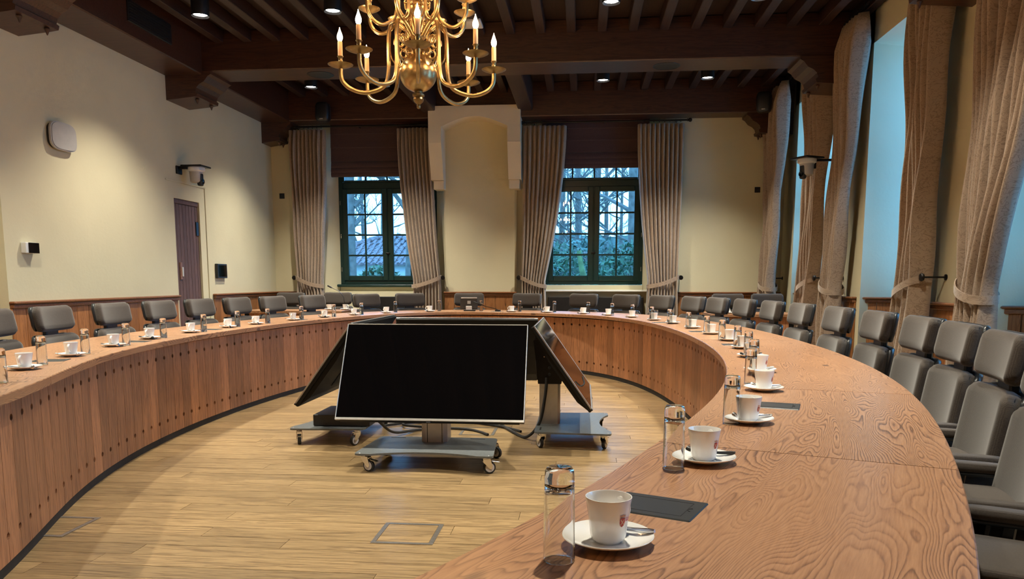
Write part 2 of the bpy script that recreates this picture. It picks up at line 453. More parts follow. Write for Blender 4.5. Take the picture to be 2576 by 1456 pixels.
# ---- far wall with two splayed window openings
m = MB()
zt = 4.4
m.prism([(XL-0.5, 12.5), (-4.28, 12.5), (-4.08, 12.76), (-4.08, 13.0), (XL-0.5, 13.0)], 0, zt)
m.prism([(-2.22, 12.5), (-0.83, 12.5), (-0.63, 12.76), (-0.63, 13.0), (-2.42, 13.0), (-2.42, 12.76)], 0, zt)
m.prism([(1.18, 12.5), (4.3, 12.5), (4.3, 13.0), (0.98, 13.0), (0.98, 12.76)], 0, zt)
for a, b in ((-4.28, -2.22), (-0.83, 1.18)):
    m.box(a, b, 12.56, 13.0, 0, 0.985)
    m.box(a+0.2, b-0.2, 12.72, 13.0, 0.985, 1.09)
    m.box(a, b, 12.5, 13.0, 3.70, zt)
wf = struct(m.build('wall_far', M_WALL))
# chimney breast with its bracketed hood
m = MB()
m.cbox(-2.24, -1.06, 12.40, 12.5, 0.0, 3.75, 0.03)
cb = m.build('chimney_breast', M_WALL, wf)
m = MB()
hx0, hx1 = -2.40, -0.97
arch = [(hx0, 3.83), (hx0, 3.40), (hx0+0.20, 3.40)]
for i in range(17):
    t = i/16; arch.append((hx0+0.20 + (hx1-hx0-0.40)*t, 3.52 + 0.15*math.sin(PI*t)))
arch += [(hx1-0.20, 3.40), (hx1, 3.40), (hx1, 3.83)]
m.prism(arch, 12.02, 12.5, 'y')
m.build('hood_lintel', M_WHITE_PL, wf)
for s, bx in ((1, hx0), (-1, hx1)):
    w = 0.20*s
    prof = [(12.02, 3.40), (12.02, 3.28), (12.20, 2.74), (12.26, 2.74), (12.5, 2.70), (12.5, 3.40)]
    MB().prism(prof, bx, bx+w, 'x').build('hood_bracket', M_WHITE_PL, wf)
    MB().cbox(min(bx+0.03*s, bx+w), max(bx+0.03*s, bx+w), 12.25, 12.5, 2.60, 2.74, 0.008).build('bracket_foot', M_WHITE_PL, wf)

# ---- left wall with a plank door
D0, D1, DZ = 9.36, 10.0, 2.20
m = MB()
m.box(XL-0.3, XL, 6.44, D0, 0, zt); m.box(XL-0.3, XL, D1, YF+0.5, 0, zt); m.box(XL-0.3, XL, D0, D1, DZ, zt)
m.box(XL-0.55, XL-0.25, YB, 6.44, 0, zt); m.box(XL-0.3, XL-0.08, D0, D1, 0, DZ)
wl = struct(m.build('wall_left', M_WALL))
dr = struct(empty('door_1', (XL-0.045, D0, 0)))
nb = 8; bw = (D1-D0)/nb
for i in range(nb):
    MB().cbox(-0.02, 0.02, i*bw+0.001, (i+1)*bw-0.001, 0.01, DZ-0.06, 0.006).build('door_board', M_DOOR, dr)
MB().cbox(-0.025, 0.03, 0, D1-D0, DZ-0.06, DZ, 0.006).build('top_rail', M_DOOR, dr)
h = MB().cbox(0.02, 0.032, 0.10, 0.15, 1.18, 1.40, 0.003).build('handle_plate', M_PINE_H, dr)
MB().cbox(0.03, 0.045, 0.135, 0.155, 1.22, 1.34, 0.003).build('lock_cover', M_WHITE, h)
for z in (0.55, 1.85):
    MB().cbox(0.018, 0.032, 0.56, 0.63, z-0.09, z+0.09, 0.003).build('hinge', M_BLACKM, dr)
# thin moulding of the jib door around it
t1 = struct(MB().cbox(XL, XL+0.012, 10.155, 10.18, 0, 2.42, 0.003).cbox(XL, XL+0.012, 9.18, 10.18, 2.40, 2.42, 0.003).build('trim_1', M_WALL))

# ---- right wall: piers and deep window niches
m = MB()
edges = [YB] + [v for w in reversed(WIN_R) for v in w] + [YF+0.5]
for i in range(0, len(edges), 2):
    a, b = edges[i], edges[i+1]
    m.prism([(XR, a-(0.1 if i else 0)+0.0 if i else a), (XR, b+0.0), (3.70, b-0.12), (4.05, b-0.12), (4.05, a+(0.12 if i else 0)), (3.70, a+(0.12 if i else 0))], 0, zt)
for a, b in WIN_R:
    m.box(3.66, 4.05, a-0.1, b+0.1, 0, 0.95); m.box(XR, 4.05, a-0.1, b+0.1, 3.72, zt)
wr = struct(m.build('wall_right', M_WALL))
# ---- wall behind the camera
wb = struct(MB().box(XL-0.5, 4.0, YB-0.3, YB, 0, zt).build('wall_back', M_WALL))

# ---- ceiling: boards, joists, beams, corbels
ce = struct(MB().box(XL-0.5, 4.0, YB, YF+0.3, ZC, ZC+0.1).build('ceiling', M_CEIL))
BEAMS = [(9.33, 9.85), (6.30, 6.80), (3.45, 3.97), (0.57, 1.09), (-2.3, -1.8)]
for a, b in BEAMS:
    MB().cbox(XL-0.2, XR+0.02, a, b, 3.70, ZC, 0.012).build('beam', M_BEAM, ce)
MB().cbox(XL-0.2, XR+0.02, 12.12, 12.52, 3.67, ZC, 0.012).build('wall_beam', M_BEAM, ce)
MB().cbox(XL-0.05, -4.65, YB, 12.3, 3.66, ZC, 0.012).build('edge_beam', M_BEAM, ce)
for x in (-0.90, -2.40):
    MB().cbox(x-0.11, x+0.11, 9.8, 12.2, 3.76, ZC, 0.012).build('trimmer_beam', M_JOIST, ce)
spans = [(9.85, 12.12), (6.80, 9.33), (3.97, 6.30), (1.09, 3.45)]
x = -4.42
while x < XR:
    for a, b in spans:
        if a > 9.8 and (abs(x+0.90) < 0.2 or abs(x+2.40) < 0.2): continue
        MB().cbox(x-0.052, x+0.052, a-0.02, b+0.02, 4.03, ZC, 0.006).build('joist', M_JOIST, ce)
    x += 0.355
def corbel(x, y0, y1, s, z=3.70, ln=0.52):
    pr = [(0, 0), (ln+0.06, 0), (ln+0.06, -0.035), (ln+0.02, -0.06), (ln, -0.085), (ln-0.03, -0.12), (ln-0.09, -0.15), (ln-0.13, -0.19),
          (ln-0.145, -0.235), (ln-0.12, -0.255), (ln-0.13, -0.29), (ln-0.20, -0.30), (0.0, -0.33)]
    o = MB().prism([(x + s*p[0], z + p[1]) for p in pr], y0, y1, 'y').build('corbel', M_BEAM, ce)
    for yy in (y0+0.1, y1-0.1):
        mm = Matrix.Translation((x + s*(ln-0.17), yy, z-0.30))
        MB().lathe([(0.022, 0.0), (0.026, -0.012), (0.016, -0.03), (0.004, -0.062)], 10, mm).build('pendant', M_BEAM, o, True)
for a, b in BEAMS[:3]:
    corbel(XL, a-0.02, b+0.02, 1); corbel(XR, a-0.02, b+0.02, -1, ln=0.62)
corbel(XL, 12.14, 12.5, 1, 3.67, 0.42); corbel(XR, 12.14, 12.5, -1, 3.67, 0.62)

# ---- wainscot
HW = 0.98
def wainscot(idx, p0, p1, nrm):
    """boards with bead joints between p0 and p1 (plan points), a capping rail and a base board"""
    p0 = Vector(p0); p1 = Vector(p1); d = p1-p0; ln = d.length; d.normalize(); n = Vector(nrm)
    ang = math.atan2(d.y, d.x)
    root = struct(empty('trim_%d' % idx, (p0.x, p0.y, 0), ang))
    side = 1 if Vector((-d.y, d.x)).dot(n) > 0 else -1
    def bx(a, b, t0, t1, z0, z1, c=0.004):
        lo, hi = sorted((t0*side, t1*side)); return MB().cbox(a, b, lo, hi, z0, z1, c)
    k = max(1, round(ln/0.175)); w = ln/k
    for i in range(k):
        bx(i*w+0.002, (i+1)*w-0.002, 0.002, 0.022, 0.12, HW-0.06, 0.004).build('wainscot_board', M_PINE, root)
    bx(0, ln, 0.0, 0.045, HW-0.06, HW-0.02, 0.006).build('rail', M_PINE_H, root)
    bx(-0.01, ln+0.01, 0.0, 0.065, HW-0.02, HW+0.004, 0.008).build('cap', M_PINE_H, root)
    bx(0, ln, 0.0, 0.035, 0.0, 0.12, 0.006).build('base_board', M_PINE_H, root)
    return root
wi = 2
for p0, p1, n in [((XL, 6.44), (XL, 9.30), (1, 0)), ((XL, 10.27), (XL, 12.5), (1, 0)), ((XL-0.25, 3.0), (XL-0.25, 6.44), (1, 0)),
                  ((XL, 12.5), (-4.29, 12.5), (0, -1)), ((-2.22, 12.5), (-2.24, 12.5), (0, -1)), ((-2.24, 12.40), (-1.06, 12.40), (0, -1)),
                  ((1.19, 12.5), (XR, 12.5), (0, -1)),
                  ((XR, 9.07), (XR, 10.05), (-1, 0)), ((XR, 6.19), (XR, 7.17), (-1, 0)), ((XR, 3.31), (XR, 4.29), (-1, 0)),
                  ((XR+0.02, 6.17), (3.68, 6.07), (0, -1)), ((XR+0.02, 9.05), (3.68, 8.95), (0, -1)), ((XR+0.02, 11.93), (3.68, 11.83), (0, -1))]:
    if (Vector(p1)-Vector(p0)).length > 0.05:
        wainscot(wi, p0, p1, n); wi += 1

# ---- windows
def window(idx, w, z0, z1, loc, rz, transom=True, sill=None):
    """local: x across, y outwards, z up; frame > sashes > bars and panes"""
    root = struct(empty('window_%d' % idx, loc, rz))
    t = 0.075
    fr = MB()
    fr.cbox(-w/2, -w/2+t, -0.05, 0.07, z0, z1, 0.006); fr.cbox(w/2-t, w/2, -0.05, 0.07, z0, z1, 0.006)
    fr.cbox(-w/2+t, w/2-t, -0.05, 0.07, z0, z0+t, 0.006); fr.cbox(-w/2+t, w/2-t, -0.05, 0.07, z1-t, z1, 0.006)
    zt_ = z0 + 1.57
    if transom: fr.cbox(-w/2+t, w/2-t, -0.06, 0.07, zt_, zt_+0.12, 0.01)
    fr.cbox(-0.022, 0.022, -0.045, 0.06, z0+t, zt_, 0.004)
    fr.build('frame', M_GREEN, root)
    if sill: MB().rbox(-w/2-0.04, w/2+0.06, -0.16, 0.02, z0-0.045, z0, 0.014, 2).build('sill_board', M_GREEN, root)
    def grid(x0, x1, a0, a1, nc, nr, name, st):
        sash = MB()
        sash.cbox(x0, x0+st, -0.07, -0.005, a0, a1, 0.008); sash.cbox(x1-st, x1, -0.07, -0.005, a0, a1, 0.008)
        sash.cbox(x0+st, x1-st, -0.07, -0.005, a0, a0+st, 0.008); sash.cbox(x0+st, x1-st, -0.07, -0.005, a1-st, a1, 0.008)
        so = sash.build(name, M_GREEN, root)
        gx0, gx1, gz0, gz1 = x0+st, x1-st, a0+st, a1-st
        for i in range(1, nc):
            xx = gx0 + (gx1-gx0)*i/nc; MB().cbox(xx-0.014, xx+0.014, -0.055, -0.02, gz0, gz1, 0.004).build('glazing_bar', M_GREEN, so)
        for j in range(1, nr):
            zz = gz0 + (gz1-gz0)*j/nr; MB().cbox(gx0, gx1, -0.052, -0.022, zz-0.014, zz+0.014, 0.004).build('glazing_bar', M_GREEN, so)
        for i in range(nc):
            for j in range(nr):
                xa = gx0 + (gx1-gx0)*i/nc; xb = gx0 + (gx1-gx0)*(i+1)/nc; za = gz0 + (gz1-gz0)*j/nr; zb = gz0 + (gz1-gz0)*(j+1)/nr
                tilt = random.uniform(-0.004, 0.004)
                MB().add([(xa, -0.036-tilt, za), (xb, -0.036+tilt, za), (xb, -0.036+tilt, zb), (xa, -0.036-tilt, zb)], [(0,1,2,3)]).build('pane', M_PANE, so)
        return so
    for s in (-1, 1):
        x0, x1 = (-w/2+t-0.01, -0.008) if s < 0 else (0.008, w/2-t+0.01)
        so = grid(x0, x1, z0+t-0.015, zt_+0.015, 2, 4, 'sash', 0.085)
        for z in (0.25, 0.8, 1.35):
            hx = -w/2+0.028 if s < 0 else w/2-0.028
            MB().lathe([(0.006, -0.035), (0.006, 0.035)], 8, Matrix.Translation((hx, -0.062, z0+z))).build('hinge_pin', M_CHROME, so, True)
    MB().rbox(-0.035, 0.035, -0.085, -0.06, z0+0.5, z0+0.53, 0.006, 2).build('latch', M_BLACKM, root)
    if transom: grid(-w/2+t, w/2-t, zt_+0.12, z1-t+0.01, 4 if w < 1.64 else 4, 1, 'top_light', 0.03)
    return root
window(1, 1.66, 1.10, 3.68, (-3.25, 12.80, 0), 0, sill=True)
window(2, 1.61, 1.10, 3.68, (0.175, 12.80, 0), 0)
for i, (a, b) in enumerate(WIN_R):
    window(3+i, b-a-0.2, 1.0, 3.72, (3.84, (a+b)/2, 0), -PI/2, sill=True)
ws = struct(MB().rbox(-0.82, 1.17, 12.45, 12.74, 0.985, 1.012, 0.008, 2).build('trim_40', M_SILL))

# ================================================================== the oval conference table
tb = tag(empty('conference_table', (C0[0], C0[1], 0)), 'large oval ring of oak conference tables with vertical board cladding around the open middle', 'table')
TB0 = Vector((C0[0], C0[1]))
seam_pts = [(-2.39, 3.19), (-2.96, 5.65), (-2.85, 8.1), (-1.68, 10.15), (-0.66, 9.93), (0.62, 8.1), (0.84, 5.6), (0.56, 3.16), (0.30, 1.99), (-0.35, 0.95), (-1.6, 0.9)]
seams = sorted(near_k(*p) for p in seam_pts)
prof = [(0.0, 0.712), (0.0, 0.747), (0.003, 0.75), (W_TOP-0.003, 0.75), (W_TOP, 0.747), (W_TOP, 0.712)]
for i, k0 in enumerate(seams):
    k1 = seams[(i+1) % len(seams)]
    if k1 <= k0: k1 += NK
    ks = [k0+0.06] + list(range(k0+2, k1-1, 2)) + [k1-0.06]
    vs = []; fs = []; uvs = []
    n = len(prof)
    flip = random.uniform(0, 30)
    for k in ks:
        a = ARC[int(k) % NK] + (ARC[-1] if k >= NK else 0)
        for off, z in prof:
            p, _ = ring(k, off); p = p - TB0; vs.append((p.x, p.y, z)); uvs.append((a + flip, off + (0.75 - z) + i*1.7))
    for j in range(len(ks)-1):
        for q in range(n):
            q2 = (q+1) % n; fs.append((j*n+q, j*n+q2, (j+1)*n+q2, (j+1)*n+q))
    fs.append(tuple(range(n))); fs.append(tuple((len(ks)-1)*n+q for q in range(n-1, -1, -1)))
    mb = MB().add(vs, fs); me = mb.mesh('top_segment', M_TOP)
    ul = me.uv_layers.new(name='grain')
    for lp in me.loops: ul.data[lp.index].uv = uvs[lp.vertex_index]
    place(me, 'top_segment', tb)
# board cladding, one mesh shared by all boards (notched edges make the peg holes)
BWID = 0.137; BZ0, BZ1 = 0.045, 0.695; OVER = 0.085
hw = BWID/2 - 0.0016; rh = 0.0145
def notch(x, zc, s):
    return [(x + s*rh*math.cos(a)*-1, zc + rh*math.sin(a)) for a in [(-PI/2 + PI*i/6) for i in range(7)]]
right = [(hw, BZ0)] + notch(hw, 0.15, 1) + notch(hw, 0.615, 1) + [(hw, BZ1)]
left = [(-p[0], p[1]) for p in reversed(right)]
bd_me = MB().prism(right + left, 0.0, 0.018, 'y').mesh('board', M_CLAD)
total = ARC[-1]; nbd = int((total + 2*PI*OVER) / BWID)
def k_at(s):
    lo, hi = 0, NK
    while hi - lo > 1:
        mid = (lo+hi)//2
        if ARC[mid] <= s: lo = mid
        else: hi = mid
    return lo + (s-ARC[lo])/max(1e-6, ARC[lo+1]-ARC[lo])
# arclength along the cladding line
CL = [ring(k, OVER)[0] for k in range(NK)] ; CLA = [0.0]
for i in range(NK): CLA.append(CLA[-1] + (CL[(i+1) % NK]-CL[i]).length)
nbd = int(CLA[-1]/BWID); stp = CLA[-1]/nbd
def kc_at(s):
    lo, hi = 0, NK
    while hi - lo > 1:
        mid = (lo+hi)//2
        if CLA[mid] <= s: lo = mid
        else: hi = mid
    return lo + (s-CLA[lo])/max(1e-6, CLA[lo+1]-CLA[lo])
for i in range(nbd):
    k = kc_at((i+0.5)*stp); p, n = ring(k, OVER); p = p - TB0
    o = place(bd_me, 'board', tb, (p.x, p.y, 0), math.atan2(n.y, n.x) - PI/2)
def band(name, off0, off1, z0, z1, mat, parent, step=4):
    vs = []; fs = []
    ks = list(range(0, NK, step)); m_ = len(ks)
    for k in ks:
        for off, z in ((off0, z0), (off0, z1), (off1, z1), (off1, z0)):
            p, _ = ring(k, off); p = p - TB0; vs.append((p.x, p.y, z))
    for j in range(m_):
        j2 = (j+1) % m_
        for q in range(4):
            q2 = (q+1) % 4; fs.append((j*4+q, j*4+q2, j2*4+q2, j2*4+q))
    return MB().add(vs, fs).build(name, mat, parent)
band('backing_panel', OVER+0.020, OVER+0.034, 0.02, 0.712, M_DARKCAV, tb)
band('kick_strip', OVER+0.004, OVER+0.02, 0.0, 0.045, M_RUBBER, tb)
# radial supports behind the cladding
for i, k in enumerate(range(12, NK, 36)):
    p, n = ring(k, 0.0); q = p - TB0
    MB().cbox(OVER+0.03, W_TOP-0.16, -0.02, 0.02, 0.0, 0.712, 0.004).build('support_panel', M_BLACK, tb, loc=(q.x, q.y, 0), rz=math.atan2(n.y, n.x))
# cable boxes let into the top
def cable_box(x, y, ang):
    q = Vector((x, y)) - TB0
    o = MB().rbox(-0.085, 0.085, -0.065, 0.065, 0.745, 0.7525, 0.003, 1).build('cable_box', M_INSERT, tb, loc=(q.x, q.y, 0), rz=ang)
    g = MB()
    for (a, b, c, d) in ((-0.062, 0.062, 0.043, 0.0445), (-0.062, 0.062, -0.0445, -0.043), (-0.062, -0.0605, -0.043, 0.043), (0.0605, 0.062, -0.043, 0.043)):
        g.box(a, b, c, d, 0.752, 0.7528)
    g.build('lid_groove', M_GROOVE, o)
    t = MB(); arc = [(0.072 + 0.010*math.cos(a), 0.010*math.sin(a), 0.7528) for a in [PI*0.6 + PI*0.8*i/8 for i in range(9)]]
    t.tube(arc, 0.0007, 5).build('finger_pull', M_GROOVE, o)
def ring_angle(x, y):
    k = near_k(x, y); n = NRM[k]; return math.atan2(n.y, n.x)
for x, y in [(-2.83, 3.82), (-3.10, 5.06), (-3.21, 6.36), (-3.05, 8.0), (-1.15, 10.35), (0.80, 7.80), (0.98, 6.46), (1.02, 5.17), (0.66, 2.66), (0.145, 1.435)]:
    cable_box(x, y, ring_angle(x, y))

# ================================================================== chairs
def superq(w, d, h, e=0.35, nu=20, nv=12, bulge=0.0):
    """cushion: rounded box as a superellipsoid, centred on the origin"""
    def sp(v, p): return math.copysign(abs(v)**p, v)
    vs = []; fs = []
    for j in range(nv+1):
        ph = -PI/2 + PI*j/nv
        for i in range(nu):
            th = 2*PI*i/nu
            x = w/2*sp(math.cos(ph), e)*sp(math.cos(th), e); y = d/2*sp(math.cos(ph), e)*sp(math.sin(th), e); z = h/2*sp(math.sin(ph), e)
            vs.append((x, y, z))
    for j in range(nv):
        for i in range(nu):
            i2 = (i+1) % nu; fs.append((j*nu+i, j*nu+i2, (j+1)*nu+i2, (j+1)*nu+i))
    return vs, fs
def pad(w, h, t, bow=0.03, taper=0.0, r=0.05, nx=14, nz=10, edge=0.020):
    """upholstered pad: x across, z up from 0 to h, y thickness; bowed and with rounded corners"""
    vs = []; fs = []
    def half(u, v):
        # rounded-rect mapping of the unit square
        x = u*w/2*(1 - taper*(0.5 - v/2 if False else (1-(v+1)/2)*0)); z = (v+1)/2*h
        return x, z
    def pt(u, v, s):
        x, z = half(u, v)
        # round the outline corners
        ax = abs(x) - (w/2 - r); az = abs(z-h/2) - (h/2 - r)
        if ax > 0 and az > 0:
            q = math.hypot(ax, az); mx_ = max(ax, az); k = mx_/q if q > 1e-9 else 1
            x = math.copysign(w/2 - r + ax*k, x); z = h/2 + math.copysign(h/2 - r + az*k, z-h/2)
        du = max(0.0, 1 - (w/2-abs(u)*w/2)/edge); dv = max(0.0, 1 - (h/2-abs(v)*h/2)/edge)
        d_ = min(1.0, math.hypot(du, dv)); prof_ = math.sqrt(max(0.0, 1 - d_*d_))
        y = s*t/2*(0.25 + 0.75*prof_) + bow*(u*u)
        return (x, y, z)
    us = [-1, -0.97, -0.92, -0.84] + [-0.7+1.4*i/(nx-7) for i in range(nx-6)] + [0.84, 0.92, 0.97, 1]
    vs_ = [-1, -0.96, -0.88, -0.76] + [-0.5+1.0*i/(nz-7) for i in range(nz-6)] + [0.76, 0.88, 0.96, 1]
    A = len(us); B = len(vs_)
    for s in (1, -1):
        for v in vs_:
            for u in us: vs.append(pt(u, v, s))
    o = A*B
    for j in range(B-1):
        for i in range(A-1):
            a = j*A+i; fs.append((a, a+1, a+A+1, a+A)); fs.append((o+a, o+a+A, o+a+A+1, o+a+1))
    bd = [i for i in range(A)] + [j*A+A-1 for j in range(1, B)] + [(B-1)*A+i for i in range(A-2, -1, -1)] + [j*A for j in range(B-2, 0, -1)]
    for q in range(len(bd)):
        a, b = bd[q], bd[(q+1) % len(bd)]; fs.append((a, o+a, o+b, b))
    return vs, fs
def make_chair():
    root = empty('conference_chair')
    def tilt(deg, y, z): return Matrix.Translation((0, y, z)) @ Matrix.Rotation(math.radians(deg), 4, 'X')
    # front of the chair is +y
    MB().add(*pad(0.435, 0.188, 0.070, 0.035, r=0.045, edge=0.03), tilt(10, -0.205, 0.795)).build('headrest', M_FAB, root, True, 60)
    MB().add(*pad(0.433, 0.184, 0.030, 0.035, r=0.045, edge=0.012), tilt(10, -0.244, 0.797)).build('headrest_shell', M_SHELL, root, True, 60)
    MB().add(*pad(0.475, 0.398, 0.078, 0.04, r=0.06, edge=0.035), tilt(9, -0.150, 0.375)).build('backrest', M_FAB, root, True, 60)
    MB().add(*pad(0.482, 0.404, 0.034, 0.04, r=0.06, edge=0.012), tilt(9, -0.194, 0.370)).build('back_shell', M_SHELL, root, True, 60)
    MB().cbox(-0.075, 0.075, -0.245, -0.205, 0.70, 0.85, 0.008).build('headrest_bracket', M_SHELL, root)
    MB().add(*superq(0.49, 0.50, 0.125, 0.32, 28, 14), Matrix.Translation((0, 0.035, 0.432))).build('seat', M_FAB, root, True, 80)
    MB().rbox(-0.215, 0.215, -0.17, 0.25, 0.345, 0.375, 0.012, 2).build('seat_pan', M_SHELL, root, True)
    for s in (-1, 1):
        x = s*0.258
        a = MB().add(*superq(0.058, 0.29, 0.036, 0.5, 16, 8), Matrix.Translation((x, -0.02, 0.540))).build('armrest', M_FAB, root, True, 80)
        MB().tube([(s*0.215, 0.0, 0.362), (s*0.262, 0.0, 0.375), (x, 0.0, 0.42), (x, -0.01, 0.525)], [0.016, 0.018, 0.018, 0.018], 8).rbox(x-0.026, x+0.026, -0.155, 0.115, 0.512, 0.526, 0.005, 1).build('arm_support', M_SHELL, a, True)
    MB().lathe([(0.026, 0.075), (0.026, 0.2), (0.034, 0.2), (0.034, 0.345)], 14).build('column', M_BLACKM, root, True)
    for i in range(4):
        a = PI/4 + i*PI/2; c, s_ = math.cos(a), math.sin(a)
        MB().tube([(0.0, 0.0, 0.082), (0.16*c, 0.16*s_, 0.066), (0.29*c, 0.29*s_, 0.036), (0.30*c, 0.30*s_, 0.012)], [0.026, 0.021, 0.016, 0.014], 8).lathe([(0.02, 0), (0.02, 0.014)], 10, Matrix.Translation((0.30*c, 0.30*s_, 0))).build('foot', M_BLACKM, root, True)
    return root
chair = make_chair(); snapshot(chair)
BACK = 0.235   # headrest behind the chair origin
def put_chair(i, x, y, ang_out, label, group):
    """x, y: place of the headrest; ang_out: direction from the table outwards"""
    o = chair if i == 0 else copy_tree(chair)
    d = Vector((math.cos(ang_out), math.sin(ang_out)))
    p = Vector((x, y)) - d*BACK
    o.location = (p.x, p.y, 0); o.rotation_euler = (0, 0, ang_out + PI/2)
    tag(o, label, 'chair', group); return o
R_ = math.radians
left_ch = [(-3.959, 4.965, -173), (-4.006, 5.42, -175), (-4.038, 6.214, 180), (-4.019, 6.924, 177), (-3.964, 7.589, 174), (-3.87, 8.255, 170), (-3.73, 8.911, 165), (-3.496, 9.628, 158)]
far_ch = [(-3.019, 10.472, 142), (-2.498, 10.952, 123), (-1.661, 11.243, 95), (-0.785, 11.13, 72), (0.041, 10.763, 60), (0.608, 10.352, 47)]
right_ch = [(1.26, 1.80, -26), (1.45, 2.40, -18), (1.63, 3.03, -12), (1.77, 3.68, -8), (1.85, 4.28, -5), (1.89, 5.0, -2), (1.895, 5.78, 1), (1.864, 6.62, 3), (1.803, 7.36, 6), (1.697, 8.07, 11), (1.54, 8.726, 17), (1.345, 9.25, 24), (1.03, 9.84, 33)]
left_ch[0] = (-3.93, 4.72, -172)
ci = 0
for i, (x, y, a) in enumerate(left_ch):
    put_chair(ci, x, y, R_(a), 'grey upholstered conference chair on the left table side, %s from the camera end' % ORD[i], 'chairs along the left side of the oval table'); ci += 1
for i, (x, y, a) in enumerate(far_ch):
    put_chair(ci, x, y, R_(a), 'grey upholstered conference chair at the far table end, %s from the left' % ORD[i], 'chairs around the far end of the oval table'); ci += 1
for i, (x, y, a) in enumerate(right_ch):
    put_chair(ci, x, y, R_(a), 'grey upholstered conference chair on the right table side, %s from the camera end' % ORD[i], 'chairs along the right side of the oval table'); ci += 1
for i, (x, y, lab) in enumerate([(-4.45, 11.45, 'grey conference chair at the left side table, nearer the left wall'),
                                 (-3.76, 11.6, 'grey conference chair at the small side table below the far left window'),
                                 (2.03, 11.0, 'grey conference chair behind the small right side table, left of the pair'),
                                 (2.58, 11.05, 'grey conference chair behind the small right side table, right of the pair')]):
    put_chair(ci, x, y, PI/2, lab, 'chairs at the small side tables'); ci += 1

# ================================================================== small side tables
def side_table(x0, x1, y0, y1, label):
    r = tag(empty('side_table', ((x0+x1)/2, (y0+y1)/2, 0)), label, 'table', 'small side tables'); w = x1-x0; d = y1-y0
    me = MB().cbox(-w/2, w/2, -d/2, d/2, 0.712, 0.75, 0.003).mesh('top', M_TOP)
    ul = me.uv_layers.new(name='grain')
    for lp in me.loops:
        v = me.vertices[lp.vertex_index].co; ul.data[lp.index].uv = (v.x + 50 + x0, v.y + v.z)
    place(me, 'top', r)
    MB().cbox(-w/2+0.05, w/2-0.05, -d/2+0.06, -d/2+0.08, 0.30, 0.712, 0.003).build('modesty_panel', M_CLAD, r)
    for sx in (-1, 1):
        for sy in (-1, 1):
            MB().cbox(sx*(w/2-0.07)-0.03, sx*(w/2-0.07)+0.03, sy*(d/2-0.07)-0.03, sy*(d/2-0.07)+0.03, 0.0, 0.712, 0.004).build('leg', M_BLACKM, r)
    return r
side_table(-4.75, -3.30, 10.30, 10.90, 'small oak side table in the far left corner by the window')
side_table(1.62, 2.70, 9.85, 10.50, 'small oak side table near the far right corner behind the chairs')

# ================================================================== cups, saucers, spoons, glasses
def cup_mesh():
    m = MB()
    outer_ = [(0.0, 0.0), (0.0225, 0.0), (0.0240, 0.002), (0.0275, 0.005), (0.0295, 0.012), (0.0308, 0.025), (0.0335, 0.046), (0.0368, 0.066), (0.0382, 0.0735), (0.0380, 0.0745), (0.0365, 0.0745), (0.0355, 0.0725), (0.0320, 0.050), (0.0285, 0.016), (0.0255, 0.008), (0.0, 0.0065)]
    m.lathe(outer_, 32, caps=False)
    return m.mesh('cup', M_PORC, True, 50)
def emblem_parts(root):
    """red shield with a saltire and a crown, with two short lines of lettering, wrapped on the cup wall at angle 0"""
    def wall(a, z, d=0.0004):
        r = 0.0308 + (z-0.025)*(0.0060/0.041) + d
        return (r*math.cos(a), r*math.sin(a), z)
    def patch(us, vs_, mat, name, d):
        pass
    def poly(pts, mat, name, d=0.0004):
        m = MB(); m.add([wall(a/0.033, z, d) for a, z in pts] , [tuple(range(len(pts)))]); return m.build(name, mat, root)
    zc = 0.0395
    sh = poly([(-0.0052, zc+0.0065), (0.0, zc+0.0072), (0.0052, zc+0.0065), (0.0056, zc-0.001), (0.0040, zc-0.0062), (0.0, zc-0.0088), (-0.0040, zc-0.0062), (-0.0056, zc-0.001)], M_RED, 'emblem', 0.0004)
    for s in (-1, 1):
        poly([(-s*0.0048, zc-0.0052), (-s*0.0034, zc-0.0058), (s*0.0048, zc+0.0044), (s*0.0034, zc+0.0052)], M_GOLDPR, 'emblem_cross', 0.0007)
    poly([(-0.0050, zc+0.0082), (0.0050, zc+0.0082), (0.0060, zc+0.0128), (0.0028, zc+0.0110), (0.0, zc+0.0132), (-0.0028, zc+0.0110), (-0.0060, zc+0.0128)], M_GOLDPR, 'emblem_crown', 0.0004)
    for j, (z0_, hgt, widths) in enumerate([(zc+0.0042, 0.0018, [0.0012, 0.0012, 0.0012, 0.0012, 0.0012, 0.0012]), (zc-0.0004, 0.0030, [0.0018, 0.0018, 0.0018, 0.0018, 0.0018])]):
        x = 0.0078
        for w_ in widths:
            poly([(x, z0_), (x+w_, z0_), (x+w_, z0_+hgt*0.35), (x+w_*0.45, z0_+hgt*0.5), (x+w_, z0_+hgt*0.65), (x+w_, z0_+hgt), (x, z0_+hgt)], M_PINK, 'print_letter', 0.0004)
            x += w_*1.35
def handle_mesh():
    path = []
    for i in range(15):
        t = i/14; a = PI*0.62 - PI*1.18*t
        path.append((0.0345 + 0.021*max(0, math.cos(a))*1.0 + (0.0 if 0 < i < 14 else -0.004), 0, 0.043 + 0.0205*math.sin(a)))
    path[0] = (0.033, 0, 0.063); path[-1] = (0.0300, 0, 0.020)
    return MB().tube(path, 0.0042, 8, flat=1.5).mesh('handle', M_PORC, True, 80)
def saucer_mesh():
    pr = [(0.0, 0.003), (0.026, 0.003), (0.028, 0.0), (0.034, 0.0), (0.036, 0.003), (0.050, 0.0055), (0.066, 0.0115), (0.0742, 0.0160), (0.0748, 0.0172), (0.0740, 0.0180), (0.066, 0.0140), (0.050, 0.0082), (0.034, 0.0058), (0.030, 0.0070), (0.0285, 0.0056), (0.0, 0.0054)]
    return MB().lathe(pr, 40, caps=False).mesh('saucer', M_PORC, True, 60)
